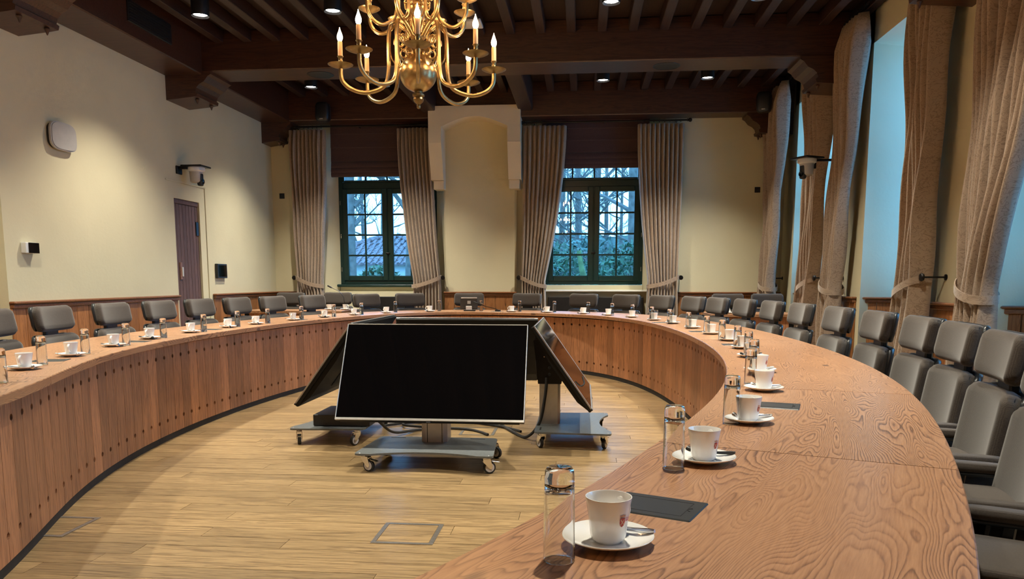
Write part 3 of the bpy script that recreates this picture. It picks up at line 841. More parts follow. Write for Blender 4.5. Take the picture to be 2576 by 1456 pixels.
def glass_mesh():
    # tumbler standing upside down: rim on the table, heavy base at the top
    H_ = 0.146
    pr = [(0.0235, 0.0), (0.0246, 0.0006), (0.0247, 0.004), (0.0240, 0.06), (0.0229, 0.132), (0.0222, 0.141), (0.0195, H_), (0.0, H_-0.001)]
    inn = [(0.0, 0.112), (0.014, 0.1125), (0.0195, 0.116), (0.0210, 0.1135), (0.0216, 0.105), (0.0224, 0.06), (0.0230, 0.004), (0.0235, 0.0)]
    return MB().lathe(pr + inn, 40, caps=False).mesh('tumbler', M_GLASS, True, 70)
def spoon_mesh(black):
    m = MB(); vs = []; fs = []
    pts = [(-0.055, 0.0095, 0.006), (-0.045, 0.0105, 0.0082), (-0.034, 0.0060, 0.0050), (-0.026, 0.0032, 0.0025), (0.0, 0.0030, 0.0020), (0.03, 0.0036, 0.0020), (0.055, 0.0046, 0.0020), (0.066, 0.0030, 0.0018)]
    zz = [0.0155, 0.0120, 0.0115, 0.0125, 0.0140, 0.0165, 0.0195, 0.0215]
    path = [(p[0], 0, z) for p, z in zip(pts, zz)]
    return m.tube(path, [p[1] for p in pts], 10, flat=1.0).mesh('teaspoon', M_BLACK if black else M_CHROME, True, 70)
CUP = cup_mesh(); HANDLE = handle_mesh(); SAUCER = saucer_mesh(); GLASS = glass_mesh(); SPOON = spoon_mesh(False); SPOONB = spoon_mesh(True)
# flatten the spoons
for me in (SPOON, SPOONB):
    for v in me.vertices:
        pass
sauc_xy = [(-2.672,3.428),(-2.87,4.05),(-3.02,4.68),(-3.135,5.29),(-3.175,5.957),(-3.17,6.61),(-3.14,7.135),(-3.055,7.87),(-2.93,8.51),(-2.765,9.11),(-2.51,9.68),(-2.04,10.16),
           (-0.936,10.21),(-0.453,10.02),(0.021,9.70),(0.319,9.30),(0.573,8.83),(0.765,8.22),(0.89,7.61),(0.98,6.90),(1.025,6.17),(1.045,5.51),(1.008,4.89),(0.94,4.34),(0.835,3.65),(0.71,3.025),(0.506,2.335),(0.292,1.809),(0.047,1.218)]
gl_xy = [(-2.425,2.97),(-2.74,3.64),(-2.887,4.20),(-2.99,4.77),(-3.09,5.40),(-3.12,6.07),(-3.14,6.74),(-3.09,7.30),(-3.02,8.03),(-2.865,8.655),(-2.70,9.21),(-2.45,9.92),(-1.945,10.35),
         (-1.37,10.39),(-0.837,10.30),(-0.363,10.15),(0.08,9.82),(0.365,9.35),(0.577,8.86),(0.738,8.20),(0.85,7.54),(0.937,6.85),(0.985,6.15),(1.0,5.57),(0.975,4.89),(0.925,4.34),(0.823,3.73),(0.70,3.22),(0.45,2.307),(0.213,1.738),(-0.031,1.137)]
def side_of(i, n_left, n_far, n):
    if i < n_left: return 'left table side', i, 'camera end'
    if i < n_left+n_far: return 'far table end', i-n_left, 'left'
    return 'right table side', n-1-i, 'camera end'
NS = len(sauc_xy); NG = len(gl_xy)
for i, (x, y) in enumerate(sauc_xy):
    side, j, ref = side_of(i, 11, 4, NS)
    n = NRM[near_k(x, y)]; ao = math.atan2(n.y, n.x)
    jit = random.uniform(-0.25, 0.25) if i < NS-4 else 0.0
    where = 'on the %s, %s from the %s' % (side, ORD[j], ref)
    s = place(SAUCER, 'saucer', None, (x, y, 0.7502), ao)
    tag(s, 'round white porcelain saucer ' + where, 'saucer', 'saucers on the oval table')
    c = empty('coffee_cup', (x, y, 0.7559), ao + jit)
    tag(c, 'white porcelain coffee cup ' + where, 'cup', 'coffee cups on the oval table')
    place(CUP, 'cup_body', c)
    place(HANDLE, 'handle', c, (0, 0, 0), PI/2 - (0.2 if i >= NS-4 else 0.0))
    if i >= NS-5:
        e = empty('emblem_print', (0, 0, 0), -0.42, c); emblem_parts(e)
    blk = i in (NS-2, NS-6, 3, 8)
    sp = place(SPOONB if blk else SPOON, 'teaspoon', None)
    t = Vector((-n.y, n.x)); off = 0.046
    sp.location = (x + t.x*off, y + t.y*off, 0.7502); sp.rotation_euler = (0, 0, ao - 0.12 + random.uniform(-0.2, 0.2)*(0 if i >= NS-3 else 1))
    sp.scale = (1, 1, 1)
    tag(sp, ('black handled teaspoon' if blk else 'small steel teaspoon') + ' on the saucer ' + where.replace('on the ', 'of the ', 1), 'spoon', 'teaspoons on the saucers')
for i, (x, y) in enumerate(gl_xy):
    side, j, ref = side_of(i, 12, 4, NG)
    g = place(GLASS, 'water_glass', None, (x, y, 0.7503), random.uniform(0, 6))
    tag(g, 'clear tumbler turned upside down on the %s, %s from the %s' % (side, ORD[j], ref), 'glass', 'upturned water glasses on the oval table')
# two cups on the left side table
for x, y, lab in [(-3.58, 10.62, 'left'), (-3.26-0.1, 10.66, 'right')]:
    s = place(SAUCER, 'saucer', None, (x, y, 0.7502), 0); tag(s, 'white saucer on the small left side table, %s of the pair' % lab, 'saucer', 'saucers on the side table')
    c = empty('coffee_cup', (x, y, 0.7559), 2.2 if lab == 'left' else -0.3); tag(c, 'white coffee cup on the small left side table, %s of the pair' % lab, 'cup', 'cups on the side table')
    place(CUP, 'cup_body', c); place(HANDLE, 'handle', c)
x, y = 1.86, 9.98
s = place(SAUCER, 'saucer', None, (x, y, 0.7502), 0); tag(s, 'white saucer under the folded napkin on the right side table', 'saucer')
nk = MB().add([(-0.035, -0.02, 0), (0.035, -0.02, 0), (0.03, 0.03, 0), (-0.03, 0.03, 0), (0.0, 0.0, 0.105), (0.006, 0.004, 0.105)], [(0,1,5,4), (1,2,5), (2,3,4,5), (3,0,4), (3,2,1,0)]).build('paper_napkin', M_PAPER, None, loc=(x, y, 0.7559))
tag(nk, 'white folded paper napkin standing on a saucer on the right side table', 'napkin')

# ================================================================== microphones and control screen at the head seat
k_h = near_k(-1.5, 10.2)
mo = tag(empty('control_monitor', (-1.55, 10.45, 0.7502), R_(6)), 'small black control monitor on the table in front of the head chair', 'monitor')
MB().rbox(-0.12, 0.12, 0.0, 0.025, 0.03, 0.20, 0.006, 2, Matrix.Rotation(R_(-12), 4, 'X')).build('housing', M_BLACK, mo)
MB().rbox(-0.11, 0.11, -0.004, 0.004, 0.175, 0.19, 0.003, 1, Matrix.Rotation(R_(-12), 4, 'X')).build('top_strip', M_ALU, mo)
MB().cbox(-0.022, 0.024, -0.003, 0.003, 0.10, 0.142, 0.001, Matrix.Rotation(R_(-12), 4, 'X')).build('square_plate', M_ALU, mo)  # plain pale square set on the housing
MB().rbox(-0.07, 0.09, -0.06, 0.08, 0.0, 0.016, 0.004, 2).build('base', M_BLACK, mo)
MB().rbox(-0.04, 0.04, -0.045, -0.015, 0.016, 0.07, 0.005, 2).build('stand', M_WHITE, mo)
def gooseneck(name, loc, pts, label):
    r = tag(empty(name, loc), label, 'microphone', 'table microphones')
    MB().rbox(-0.035, 0.035, -0.05, 0.05, 0, 0.022, 0.006, 2).build('base', M_BLACK, r)
    MB().tube(pts, 0.0045, 8).build('neck', M_BLACKM, r, True)
    d = Vector(pts[-1]) - Vector(pts[-2]); d.normalize(); e = Vector(pts[-1])
    MB().tube([e, e+d*0.02, e+d*0.075, e+d*0.085], [0.007, 0.012, 0.012, 0.006], 10).build('head', M_BLACK, r, True)
gooseneck('gooseneck_microphone', (-1.14, 10.36, 0.7502), [(0, 0, 0.02), (-0.02, 0, 0.03), (-0.07, 0, 0.045), (-0.16, 0.0, 0.065), (-0.26, 0.02, 0.10)], 'black gooseneck microphone lying low on the far table end beside the monitor')
gooseneck('gooseneck_microphone', (-3.42, 10.80, 0.7502), [(0, 0, 0.02), (0, 0.02, 0.08), (-0.02, 0.05, 0.18), (-0.10, 0.1, 0.26), (-0.22, 0.14, 0.31)], 'thin gooseneck microphone standing on the small left side table')

# ================================================================== display carts in the middle
def caster_mesh():
    root = []
    return root
def make_cart(name, loc, rz, label, yb, zb, yt, zt_, brake=True):
    """local: the screen looks towards -y; (yb, zb) its lower edge and (yt, zt_) its upper edge, in section"""
    r = tag(empty(name, loc, rz), label, 'display cart', 'display carts in the middle of the oval table')
    # base plate with a concave front edge
    pts = [(-0.43, -0.24), (-0.425, -0.262), (-0.40, -0.27)]
    for i in range(13):
        t = i/12; pts.append((-0.33 + 0.66*t, -0.27 + 0.075*math.sin(PI*t)**0.8))
    pts += [(0.40, -0.27), (0.425, -0.262), (0.43, -0.24), (0.40, 0.24), (0.385, 0.262), (0.36, 0.27), (-0.36, 0.27), (-0.385, 0.262), (-0.40, 0.24)]
    bp = MB().prism(pts, 0.108, 0.120).build('base_plate', M_PLATE, r)
    for s in (-1, 1):
        MB().rbox(s*0.27-0.05, s*0.27+0.05, 0.225, 0.237, 0.1195, 0.1208, 0.0005, 1).build('cable_slot', M_GROOVE, bp)
        MB().lathe([(0.008, 0), (0.006, 0.003)], 8, Matrix.Translation((s*0.40, -0.245, 0.120))).build('screw', M_STEEL, bp, True)
    for sx, sy in ((-1, -1), (1, -1), (-1, 1), (1, 1)):
        cx, cy = sx*0.375, sy*0.215
        a = R_(20*sx if sy < 0 else -30*sx)
        M_ = Matrix.Translation((cx, cy, 0)) @ Matrix.Rotation(a, 4, 'Z')
        c = MB()
        c.lathe([(0.022, 0.098), (0.022, 0.108)], 12, M_)
        c.prism([(-0.015, 0.098), (0.03, 0.092), (0.045, 0.045), (0.036, 0.028), (0.02, 0.035), (0.0, 0.06), (-0.015, 0.075)], -0.020, -0.016, 'y', M_)
        c.prism([(-0.015, 0.098), (0.03, 0.092), (0.045, 0.045), (0.036, 0.028), (0.02, 0.035), (0.0, 0.06), (-0.015, 0.075)], 0.016, 0.020, 'y', M_)
        c.cbox(-0.015, 0.03, -0.02, 0.02, 0.088, 0.099, 0.003, M_)
        if sy < 0: c.cbox(0.025, 0.075, -0.014, 0.014, 0.082, 0.088, 0.002, M_ @ Matrix.Rotation(R_(12), 4, 'Y'))
        co = c.build('caster', M_CHROME, r)
        W_ = M_ @ Matrix.Translation((0.028, 0, 0.038)) @ Matrix.Rotation(PI/2, 4, 'X')
        w = MB().lathe([(0.026, -0.012), (0.034, -0.012), (0.038, -0.008), (0.038, 0.008), (0.034, 0.012), (0.026, 0.012)], 24, W_).build('wheel', M_RUBBER, co, True)
        MB().lathe([(0.004, -0.0135), (0.028, -0.0125), (0.028, 0.0125), (0.004, 0.0135)], 20, W_).build('wheel_hub', M_WHEEL, co, True)
    # aluminium column
    yc = 0.175
    col = MB()
    oct_ = [(-0.085, yc-0.06), (-0.06, yc-0.075), (0.06, yc-0.075), (0.085, yc-0.06), (0.085, yc+0.075), (-0.085, yc+0.075)]
    col.prism(oct_, 0.12, 0.60).build('column', M_ALU, r)
    for x in (-0.045, 0.052):
        MB().box(x-0.002, x+0.002, yc-0.0755, yc-0.0745, 0.12, 0.60).build('column_groove', M_GROOVE, r)
    # tilting bracket: two side plates with cut-out studs
    dy, dz = yt-yb, zt_-zb; ln = math.hypot(dy, dz); ang = math.atan2(dy, dz)
    ym, zm = (yb+yt)/2, (zb+zt_)/2
    for s in (-1, 1):
        x = s*0.095
        bk = MB().prism([(yc+0.085, 0.42), (yc-0.085, 0.42), (yc-0.11, 0.52), (ym+0.05, zm-0.01), (ym+0.16, zm+0.17), (yc+0.12, 0.74), (yc+0.10, 0.58)], x-0.004, x+0.004, 'x').build('tilt_bracket', M_BLACKM, r)
        for zz in (0.49, 0.54, 0.59):
            MB().lathe([(0.012, 0), (0.010, 0.004)], 10, Matrix.Translation((x+s*0.004, yc, zz)) @ Matrix.Rotation(s*PI/2, 4, 'Y')).build('knob', M_RUBBER, bk, True)
        MB().lathe([(0.006, 0), (0.005, 0.003)], 8, Matrix.Translation((x+s*0.004, yc+0.04, 0.62)) @ Matrix.Rotation(s*PI/2, 4, 'Y')).build('screw', M_CHROME, bk, True)
    # the screen: local frame, z along its height, -y out of the glass
    T = Matrix.Translation((0, yb, zb)) @ Matrix.Rotation(-ang, 4, 'X')
    W2 = 0.605
    hs = MB(); hs.prism([(0.0, 0.0), (0.022, -0.006), (0.055, 0.10), (0.058, 0.42), (0.026, ln), (0.0, ln)], -W2+0.03, W2-0.03, 'x', T)
    hs.cbox(-W2, W2, 0.004, 0.026, 0.0, ln, 0.004, T)
    ho = hs.build('housing', M_HOUSE, r)
    MB().box(-0.2, 0.2, 0.0575, 0.0605, 0.14, 0.38, T).build('rear_cover', M_RUBBER, ho)
    MB().cbox(-W2+0.006, W2-0.006, -0.003, 0.006, 0.016, ln-0.006, 0.0015, T).build('screen_glass', M_SCREEN, r)
    bz = MB()
    bz.cbox(-W2, -W2+0.006, -0.005, 0.006, 0, ln, 0.0015, T); bz.cbox(W2-0.006, W2, -0.005, 0.006, 0, ln, 0.0015, T)
    bz.cbox(-W2, W2, -0.005, 0.006, ln-0.006, ln, 0.0015, T); bz.cbox(-W2, W2, -0.006, 0.006, 0, 0.016, 0.0015, T)
    bzo = bz.build('bezel', M_ALU, r)
    MB().cbox(-0.014, 0.014, -0.004, 0.008, -0.012, 0.0, 0.002, T).build('logo_tab', M_BLACK, bzo)
    return r
make_cart('display_cart', (-0.955, 4.75, 0), 0, 'black display on a grey wheeled cart facing the camera', -0.085, 0.295, 0.25, 0.885)
make_cart('display_cart', (-0.055, 5.65, 0), PI/2, 'black display cart turned to the right side of the oval table', -0.133, 0.312, 0.26, 0.874)
make_cart('display_cart', (-1.815, 5.65, 0), -PI/2, 'black display cart turned to the left side of the oval table', -0.155, 0.322, 0.262, 0.890)
make_cart('display_cart', (-0.97, 6.66, 0), PI, 'black display cart turned away towards the far wall', -0.135, 0.30, 0.26, 0.858)
eb = tag(empty('equipment_box', (-1.72, 5.52, 0.1201)), 'flat black equipment box lying on the left display cart plate', 'equipment box')
MB().cbox(-0.22, 0.20, -0.20, 0.20, 0.004, 0.085, 0.003).build('case', M_BLACK, eb)
for sx in (-1, 1):
    for sy in (-1, 1): MB().lathe([(0.012, 0), (0.012, 0.004)], 10, Matrix.Translation((sx*0.17, sy*0.16, 0))).build('foot', M_RUBBER, eb)
# cables
def smooth_path(pts, n=10):
    P = [Vector(p) for p in pts]; out = []
    for i in range(len(P)-1):
        p0 = P[max(i-1, 0)]; p1 = P[i]; p2 = P[i+1]; p3 = P[min(i+2, len(P)-1)]
        for j in range(n):
            t = j/n; out.append(0.5*((2*p1) + (p2-p0)*t + (2*p0-5*p1+4*p2-p3)*t*t + (3*p1-p0-3*p2+p3)*t**3))
    out.append(P[-1]); return out
def cable(pts, r, label):
    o = MB().tube(smooth_path(pts), r, 8).build('power_cable', M_RUBBER, None, True)
    tag(o, label, 'cable', 'black cables around the display carts'); return o
cable([(-1.42, 4.86, 0.27), (-1.41, 5.12, 0.21), (-1.39, 5.50, 0.05), (-1.26, 5.80, 0.012), (-1.05, 5.88, 0.012), (-0.85, 5.83, 0.012), (-0.70, 5.66, 0.012)], 0.010, 'thick black cable hanging behind the front display on its left')
cable([(-1.58, 5.95, 0.012), (-1.38, 6.10, 0.012), (-1.14, 6.10, 0.012), (-1.06, 5.96, 0.012), (-1.20, 5.86, 0.022), (-1.42, 5.94, 0.022), (-1.38, 6.14, 0.022), (-1.10, 6.24, 0.012), (-0.80, 6.10, 0.012), (-0.60, 5.96, 0.012), (-0.46, 5.80, 0.012)], 0.010, 'coiled black cable on the floor behind the front display')
cable([(-0.64, 6.06, 0.012), (-0.52, 5.78, 0.012), (-0.40, 5.56, 0.02), (-0.30, 5.50, 0.14), (-0.26, 5.51, 0.34), (-0.25, 5.53, 0.47)], 0.011, 'thick black cable rising to the right display bracket')
cable([(-0.10, 5.55, 0.46), (-0.04, 5.52, 0.40), (0.02, 5.56, 0.42), (0.01, 5.6, 0.47)], 0.006, 'short black cable loop hanging under the right display')
cable([(-1.70, 5.32, 0.46), (-1.66, 5.26, 0.36), (-1.58, 5.2, 0.26), (-1.50, 5.14, 0.22)], 0.006, 'thin black cable dangling from the left display back')
# floor hatches
def hatch(x0, x1, y0, y1, label, lid=True):
    r = tag(empty('floor_hatch', ((x0+x1)/2, (y0+y1)/2, 0)), label, 'floor hatch', 'floor hatches'); w = (x1-x0)/2; d = (y1-y0)/2; t = 0.020
    f = MB()
    f.box(-w, w, -d, -d+t, 0.0002, 0.003); f.box(-w, w, d-t, d, 0.0002, 0.003); f.box(-w, -w+t, -d+t, d-t, 0.0002, 0.003); f.box(w-t, w, -d+t, d-t, 0.0002, 0.003)
    f.build('steel_frame', M_STEEL, r)
    if lid:
        n = 3; s = (2*d-2*t-0.006)/n
        for i in range(n):
            MB().box(-w+t+0.003, w-t-0.003, -d+t+0.003+i*s, -d+t+0.002+(i+1)*s, 0.0002, 0.0022).build('lid_plank', M_FLOOR, r)
    return r
hatch(-0.94, -0.655, 3.25, 3.54, 'square steel framed floor hatch in front of the carts')
hatch(-2.62, -2.38, 3.20, 3.49, 'steel framed floor hatch half under the left table cladding')
h3 = hatch(-0.93, -0.66, 5.68, 5.98, 'steel framed floor hatch under the cables behind the front display')

# ================================================================== chandeliers
def make_chandelier(name, loc, label):
    r = tag(empty(name, loc), label, 'chandelier')
    # central turned shaft and ball; z measured from the ball centre
    ball = []
    for i in range(25):
        a = -PI/2 + PI*i/24; ball.append((max(0.012, 0.123*math.cos(a)), 0.118*math.sin(a)*(1.0 if a < 0 else 1.08)))
    MB().lathe(ball, 40).build('ball', M_BRASS, r, True)
    MB().lathe([(0.004, -0.225), (0.012, -0.220), (0.013, -0.208), (0.006, -0.200), (0.012, -0.196), (0.030, -0.180), (0.036, -0.165), (0.030, -0.150), (0.040, -0.143), (0.040, -0.132), (0.026, -0.125), (0.026, -0.112)], 24).build('drop_finial', M_BRONZE, r, True)
    MB().lathe([(0.03, 0.115), (0.045, 0.125), (0.05, 0.14), (0.075, 0.155), (0.078, 0.175), (0.05, 0.19), (0.04, 0.215), (0.05, 0.225), (0.05, 0.235), (0.034, 0.25),
                (0.036, 0.275), (0.055, 0.33), (0.066, 0.39), (0.062, 0.415), (0.068, 0.42), (0.068, 0.432), (0.05, 0.44), (0.036, 0.465), (0.034, 0.50), (0.06, 0.53),
                (0.065, 0.55), (0.04, 0.57), (0.03, 0.62), (0.045, 0.66), (0.055, 0.70), (0.035, 0.74), (0.018, 0.78), (0.014, 0.84)], 28).build('shaft', M_BRASS, r, True)
    links = MB()
    z = 0.84; top = ZC - loc[2]
    i = 0
    while z < top - 0.02:
        M_ = Matrix.Translation((0, 0, z+0.03)) @ Matrix.Rotation(PI/2*(i % 2), 4, 'Z')
        pth = [(0.016*math.cos(a), 0, 0.032*math.sin(a)) for a in [2*PI*j/12 for j in range(13)]]
        links.tube(pth, 0.005, 6, M_); z += 0.052; i += 1
    links.build('chain', M_BRASS, r, True)
    MB().lathe([(0.07, top-0.03), (0.07, top-0.02), (0.03, top)], 20).build('ceiling_cup', M_BRASS, r, True)
    def arm_set(nn, R, zr, z_hub, z_pan, z_low, x_in, a0, rise, scale):
        path = [(0.045, z_hub), (x_in*0.50, z_hub + rise*0.55), (x_in*0.80, z_hub + rise), (x_in, z_hub + rise*0.75), (x_in*1.08, z_hub - 0.02), (x_in*1.10, (z_hub+z_low)/2 - 0.02),
                (x_in*1.28, z_low + 0.045), (x_in*1.28 + (R-x_in*1.28)*0.42, z_low), (x_in*1.28 + (R-x_in*1.28)*0.78, z_low + 0.022), (R*0.985, z_low + 0.075), (R, z_pan - 0.012)]
        P = smooth_path([(x, 0, z) for x, z in path], 6)
        arm_me = MB().tube(P, 0.0135*scale, 10).mesh('arm', M_BRASS, True, 80)
        # scrolls welded to the arm
        def spiral(cx, cz, r0, turns, a0_, s):
            return [(cx + s*(r0*(1-0.72*t))*math.cos(a0_ + turns*2*PI*t), 0, cz + (r0*(1-0.72*t))*math.sin(a0_ + turns*2*PI*t)) for t in [i/22 for i in range(23)]]
        sc = MB()
        sc.tube(spiral(x_in*0.72, z_hub - 0.035, 0.048*scale, 1.2, PI*0.5, 1), [0.008*scale]*22 + [0.011*scale], 7)
        sc.tube(spiral(x_in*0.50, z_hub - 0.115, 0.042*scale, 1.15, -PI*0.2, -1), [0.007*scale]*22 + [0.010*scale], 7)
        sc.tube(spiral(x_in*0.42, z_hub + rise*0.55 + 0.02, 0.030*scale, 1.1, -PI*0.4, 1), [0.006*scale]*22 + [0.009*scale], 7)
        sc.tube(smooth_path([(0.05, 0, z_hub-0.17), (x_in*0.6, 0, z_hub-0.20), (x_in*0.95, 0, z_hub-0.155), (x_in*1.06, 0, z_hub-0.09)], 5), 0.007*scale, 7)
        sc_me = sc.mesh('scroll', M_BRASS, True, 80)
        pan_me = MB().lathe([(0.010, z_pan-0.020), (0.020, z_pan-0.016), (0.040, z_pan-0.012), (0.068*scale, z_pan-0.002), (0.082*scale, z_pan+0.006), (0.083*scale, z_pan+0.008), (0.066*scale, z_pan+0.004), (0.03, z_pan-0.001), (0.014, z_pan+0.002),
                              (0.014, z_pan+0.018), (0.018, z_pan+0.022), (0.014, z_pan+0.028), (0.014, z_pan+0.052), (0.020, z_pan+0.056), (0.020, z_pan+0.060), (0.010, z_pan+0.060)], 24, Matrix.Translation((R, 0, 0))).mesh('drip_pan', M_BRONZE if scale == 1 else M_BRASS, True, 60)
        can_me = MB().lathe([(0.0155, z_pan+0.06), (0.0155, z_pan+0.148), (0.013, z_pan+0.152), (0.005, z_pan+0.152)], 14, Matrix.Translation((R, 0, 0))).mesh('candle', M_CANDLE, True, 50)
        bul_me = MB().lathe([(0.008, z_pan+0.152), (0.0155, z_pan+0.163), (0.0188, z_pan+0.178), (0.0165, z_pan+0.192), (0.009, z_pan+0.212), (0.0035, z_pan+0.228), (0.001, z_pan+0.240)], 8, Matrix.Translation((R, 0, 0))).mesh('bulb', M_BULB, True, 80)
        for i in range(nn):
            a = a0 + 2*PI*i/nn
            ao = place(arm_me, 'arm', r, (0, 0, 0), a)
            for nm, me in (('scroll', sc_me), ('drip_pan', pan_me), ('candle', can_me), ('bulb', bul_me)):
                place(me, nm, ao)
    arm_set(8, 0.505, 0, 0.235, 0.035, -0.130, 0.175, -1.362, 0.085, 1.0)
    arm_set(8, 0.345, 0, 0.545, 0.435, 0.275, 0.130, -1.362 + PI/8, 0.07, 0.88)
    return r
make_chandelier('chandelier', (-1.10, 5.2, 2.535), 'two tier brass chandelier with lit candle bulbs hanging over the display carts')
make_chandelier('chandelier', (-1.10, -0.6, 2.535), 'two tier brass chandelier behind the camera, mirrored in the right far window')

# ================================================================== downlights
def downlight(x, y, label, power=1.0):
    r = tag(empty('downlight', (x, y, 3.85)), label, 'ceiling light', 'black cylinder downlights')
    MB().lathe([(0.070, 0.02), (0.086, 0.0), (0.088, 0.01), (0.088, 0.30), (0.070, 0.33), (0.0, 0.33)], 28, caps=False).build('can', M_BLACK, r, True, 50)
    MB().lathe([(0.0, 0.020), (0.071, 0.020), (0.071, 0.023), (0.0, 0.023)], 28, caps=False).build('lens', M_LENS, r)
    l = bpy.data.lights.new('downlight_lamp', 'SPOT'); l.energy = SPOT_W*power; l.color = SPOT_COL; l.spot_size = R_(SPOT_ANGLE); l.spot_blend = 0.75; l.shadow_soft_size = 0.05
    o = bpy.data.objects.new('downlight_lamp', l); COL.objects.link(o); o.parent = r; o.location = (0, 0, 0.005)
    return r
rows = [(7.88, [(-3.92, 'leftmost'), (-2.53, 'second from the left'), (0.25, 'second from the right'), (1.66, 'rightmost')], 'of the nearer visible row under the ceiling'),
        (10.83, [(-3.82, 'leftmost'), (-2.78, 'second from the left'), (0.25, 'second from the right'), (1.64, 'rightmost')], 'of the far row behind the big beam'),
        (5.05, [(-3.92, 'leftmost'), (-2.6, 'second from the left'), (0.25, 'second from the right'), (1.66, 'rightmost')], 'of the row level with the chandelier'),
        (2.3, [(-3.92, 'left'), (0.25, 'right')], 'one of the unseen fill pair nearest the camera')]  # unseen fill pair, kept to brighten the near end of the table
for yy, xs, wh in rows:
    for xx, nm in xs: downlight(xx, yy, 'black cylinder downlight, %s %s' % (nm, wh), 0.95 if yy < 3 else 1.0)

# ================================================================== small things on ceiling and walls
def soffit_speaker(x, lab):
    r = tag(empty('ceiling_speaker', (x, 9.60, 3.70)), lab, 'speaker', 'round speakers in the beam')
    MB().lathe([(0.0, -0.004), (0.150, -0.004), (0.150, 0.002), (0.0, 0.002)], 32, caps=False).build('grille', M_SHELL, r)
    MB().lathe([(0.150, -0.006), (0.162, -0.004), (0.162, 0.001), (0.150, 0.001)], 32, caps=False).build('rim', M_BLACK, r)
soffit_speaker(-3.26, 'round dark speaker grille under the big beam on the left')
soffit_speaker(0.97, 'round dark speaker grille under the big beam on the right')
def loudspeaker(x, y, z, rz, lab):
    r = tag(empty('loudspeaker', (x, y, z), rz), lab, 'speaker', 'black corner loudspeakers')
    MB().add(*superq(0.22, 0.20, 0.30, 0.5, 20, 14), Matrix.Translation((0, 0, 0.15))).build('body', M_BLACK, r, True, 80)
    MB().rbox(-0.025, 0.025, -0.104, -0.098, 0.03, 0.045, 0.002, 1).build('badge', M_ALU, r)
    MB().cbox(-0.02, 0.02, 0.05, 0.185, 0.20, 0.24, 0.004).build('wall_arm', M_BLACKM, r)
loudspeaker(-4.03, 11.93, 3.60, 0, 'black loudspeaker fixed to the far beam left of the chandelier')
loudspeaker(2.62, 11.86, 3.60, -0.3, 'black loudspeaker under the beam in the far right corner')
ap = tag(empty('ceiling_sensor', (-1.28, 8.9, 4.005)), 'flat white box under the ceiling joists behind the chandelier', 'access point')
MB().rbox(-0.13, 0.13, -0.13, 0.13, 0.0, 0.035, 0.012, 2).build('cover', M_WHITE, ap, True)
MB().box(-0.10, 0.10, -0.02, 0.02, 0.03, 0.175).build('bracket', M_WHITE, ap)
vt = tag(empty('vent_grille', (-4.645, 8.2, 3.80)), 'black rectangular vent on the edge beam at the upper left', 'vent')
MB().cbox(-0.01, 0.012, -0.42, 0.42, 0.0, 0.22, 0.004).build('vent_frame', M_BLACK, vt)
for i in range(7): MB().box(0.008, 0.018, -0.40, 0.40, 0.02+i*0.028, 0.032+i*0.028).build('slat', M_BLACK, vt)
# access point on the left wall
w = tag(empty('wireless_access_point', (XL, 7.27, 2.565)), 'grey rounded wireless access point high on the left wall', 'access point')
prof_ = [(0.19*math.copysign(abs(math.cos(a))**0.55, math.cos(a)), 0.135*math.copysign(abs(math.sin(a))**0.55, math.sin(a))) for a in [2*PI*i/32 for i in range(32)]]
MB().prism([(p[0]*0.9, p[1]*0.9) for p in prof_], 0.0, 0.035, 'x').build('mount', M_BLACK, w)
MB().prism(prof_, 0.035, 0.055, 'x').prism([(p[0]*0.93, p[1]*0.92) for p in prof_], 0.055, 0.062, 'x').build('cover', M_GREYPL, w)
for yy in (-0.165, 0.165): MB().lathe([(0.005, 0), (0.003, 0.003)], 8, Matrix.Translation((0.058, yy, -0.01)) @ Matrix.Rotation(PI/2, 4, 'Y')).build('led', M_LED, w)
t = tag(empty('thermostat', (XL, 6.72, 1.47)), 'white thermostat with a black display on the left wall', 'thermostat')
MB().rbox(0.0, 0.055, -0.085, 0.075, -0.05, 0.05, 0.008, 2).build('case', M_WHITE, t)
MB().cbox(0.055, 0.062, -0.055, 0.08, -0.048, 0.048, 0.002).build('display', M_SCREEN, t)
c = tag(empty('touch_controller', (XL, 10.5, 1.30)), 'black touch control panel on the left wall right of the plank door', 'control panel')
MB().cbox(0.0, 0.045, -0.14, 0.14, -0.10, 0.10, 0.005).build('case', M_BLACK, c)
MB().cbox(0.045, 0.048, -0.12, 0.12, -0.08, 0.08, 0.001).build('glass', M_SCREEN, c)
def socket(x, y, z, lab):
    r = tag(empty('wall_socket', (x, y, z)), lab, 'socket', 'small black wall sockets')
    MB().cbox(-0.042, 0.042, -0.014, 0.0, -0.042, 0.042, 0.003).build('plate', M_BLACK, r)
    MB().lathe([(0.010, 0), (0.008, 0.004)], 10, Matrix.Translation((0.006, -0.014, 0)) @ Matrix.Rotation(PI/2, 4, 'X')).build('button', M_SHELL, r)
socket(-4.96, 12.5, 2.55, 'small black socket plate on the far wall left of the curtains')
socket(2.71, 12.5, 2.57, 'small black socket plate on the far wall right of the curtains')
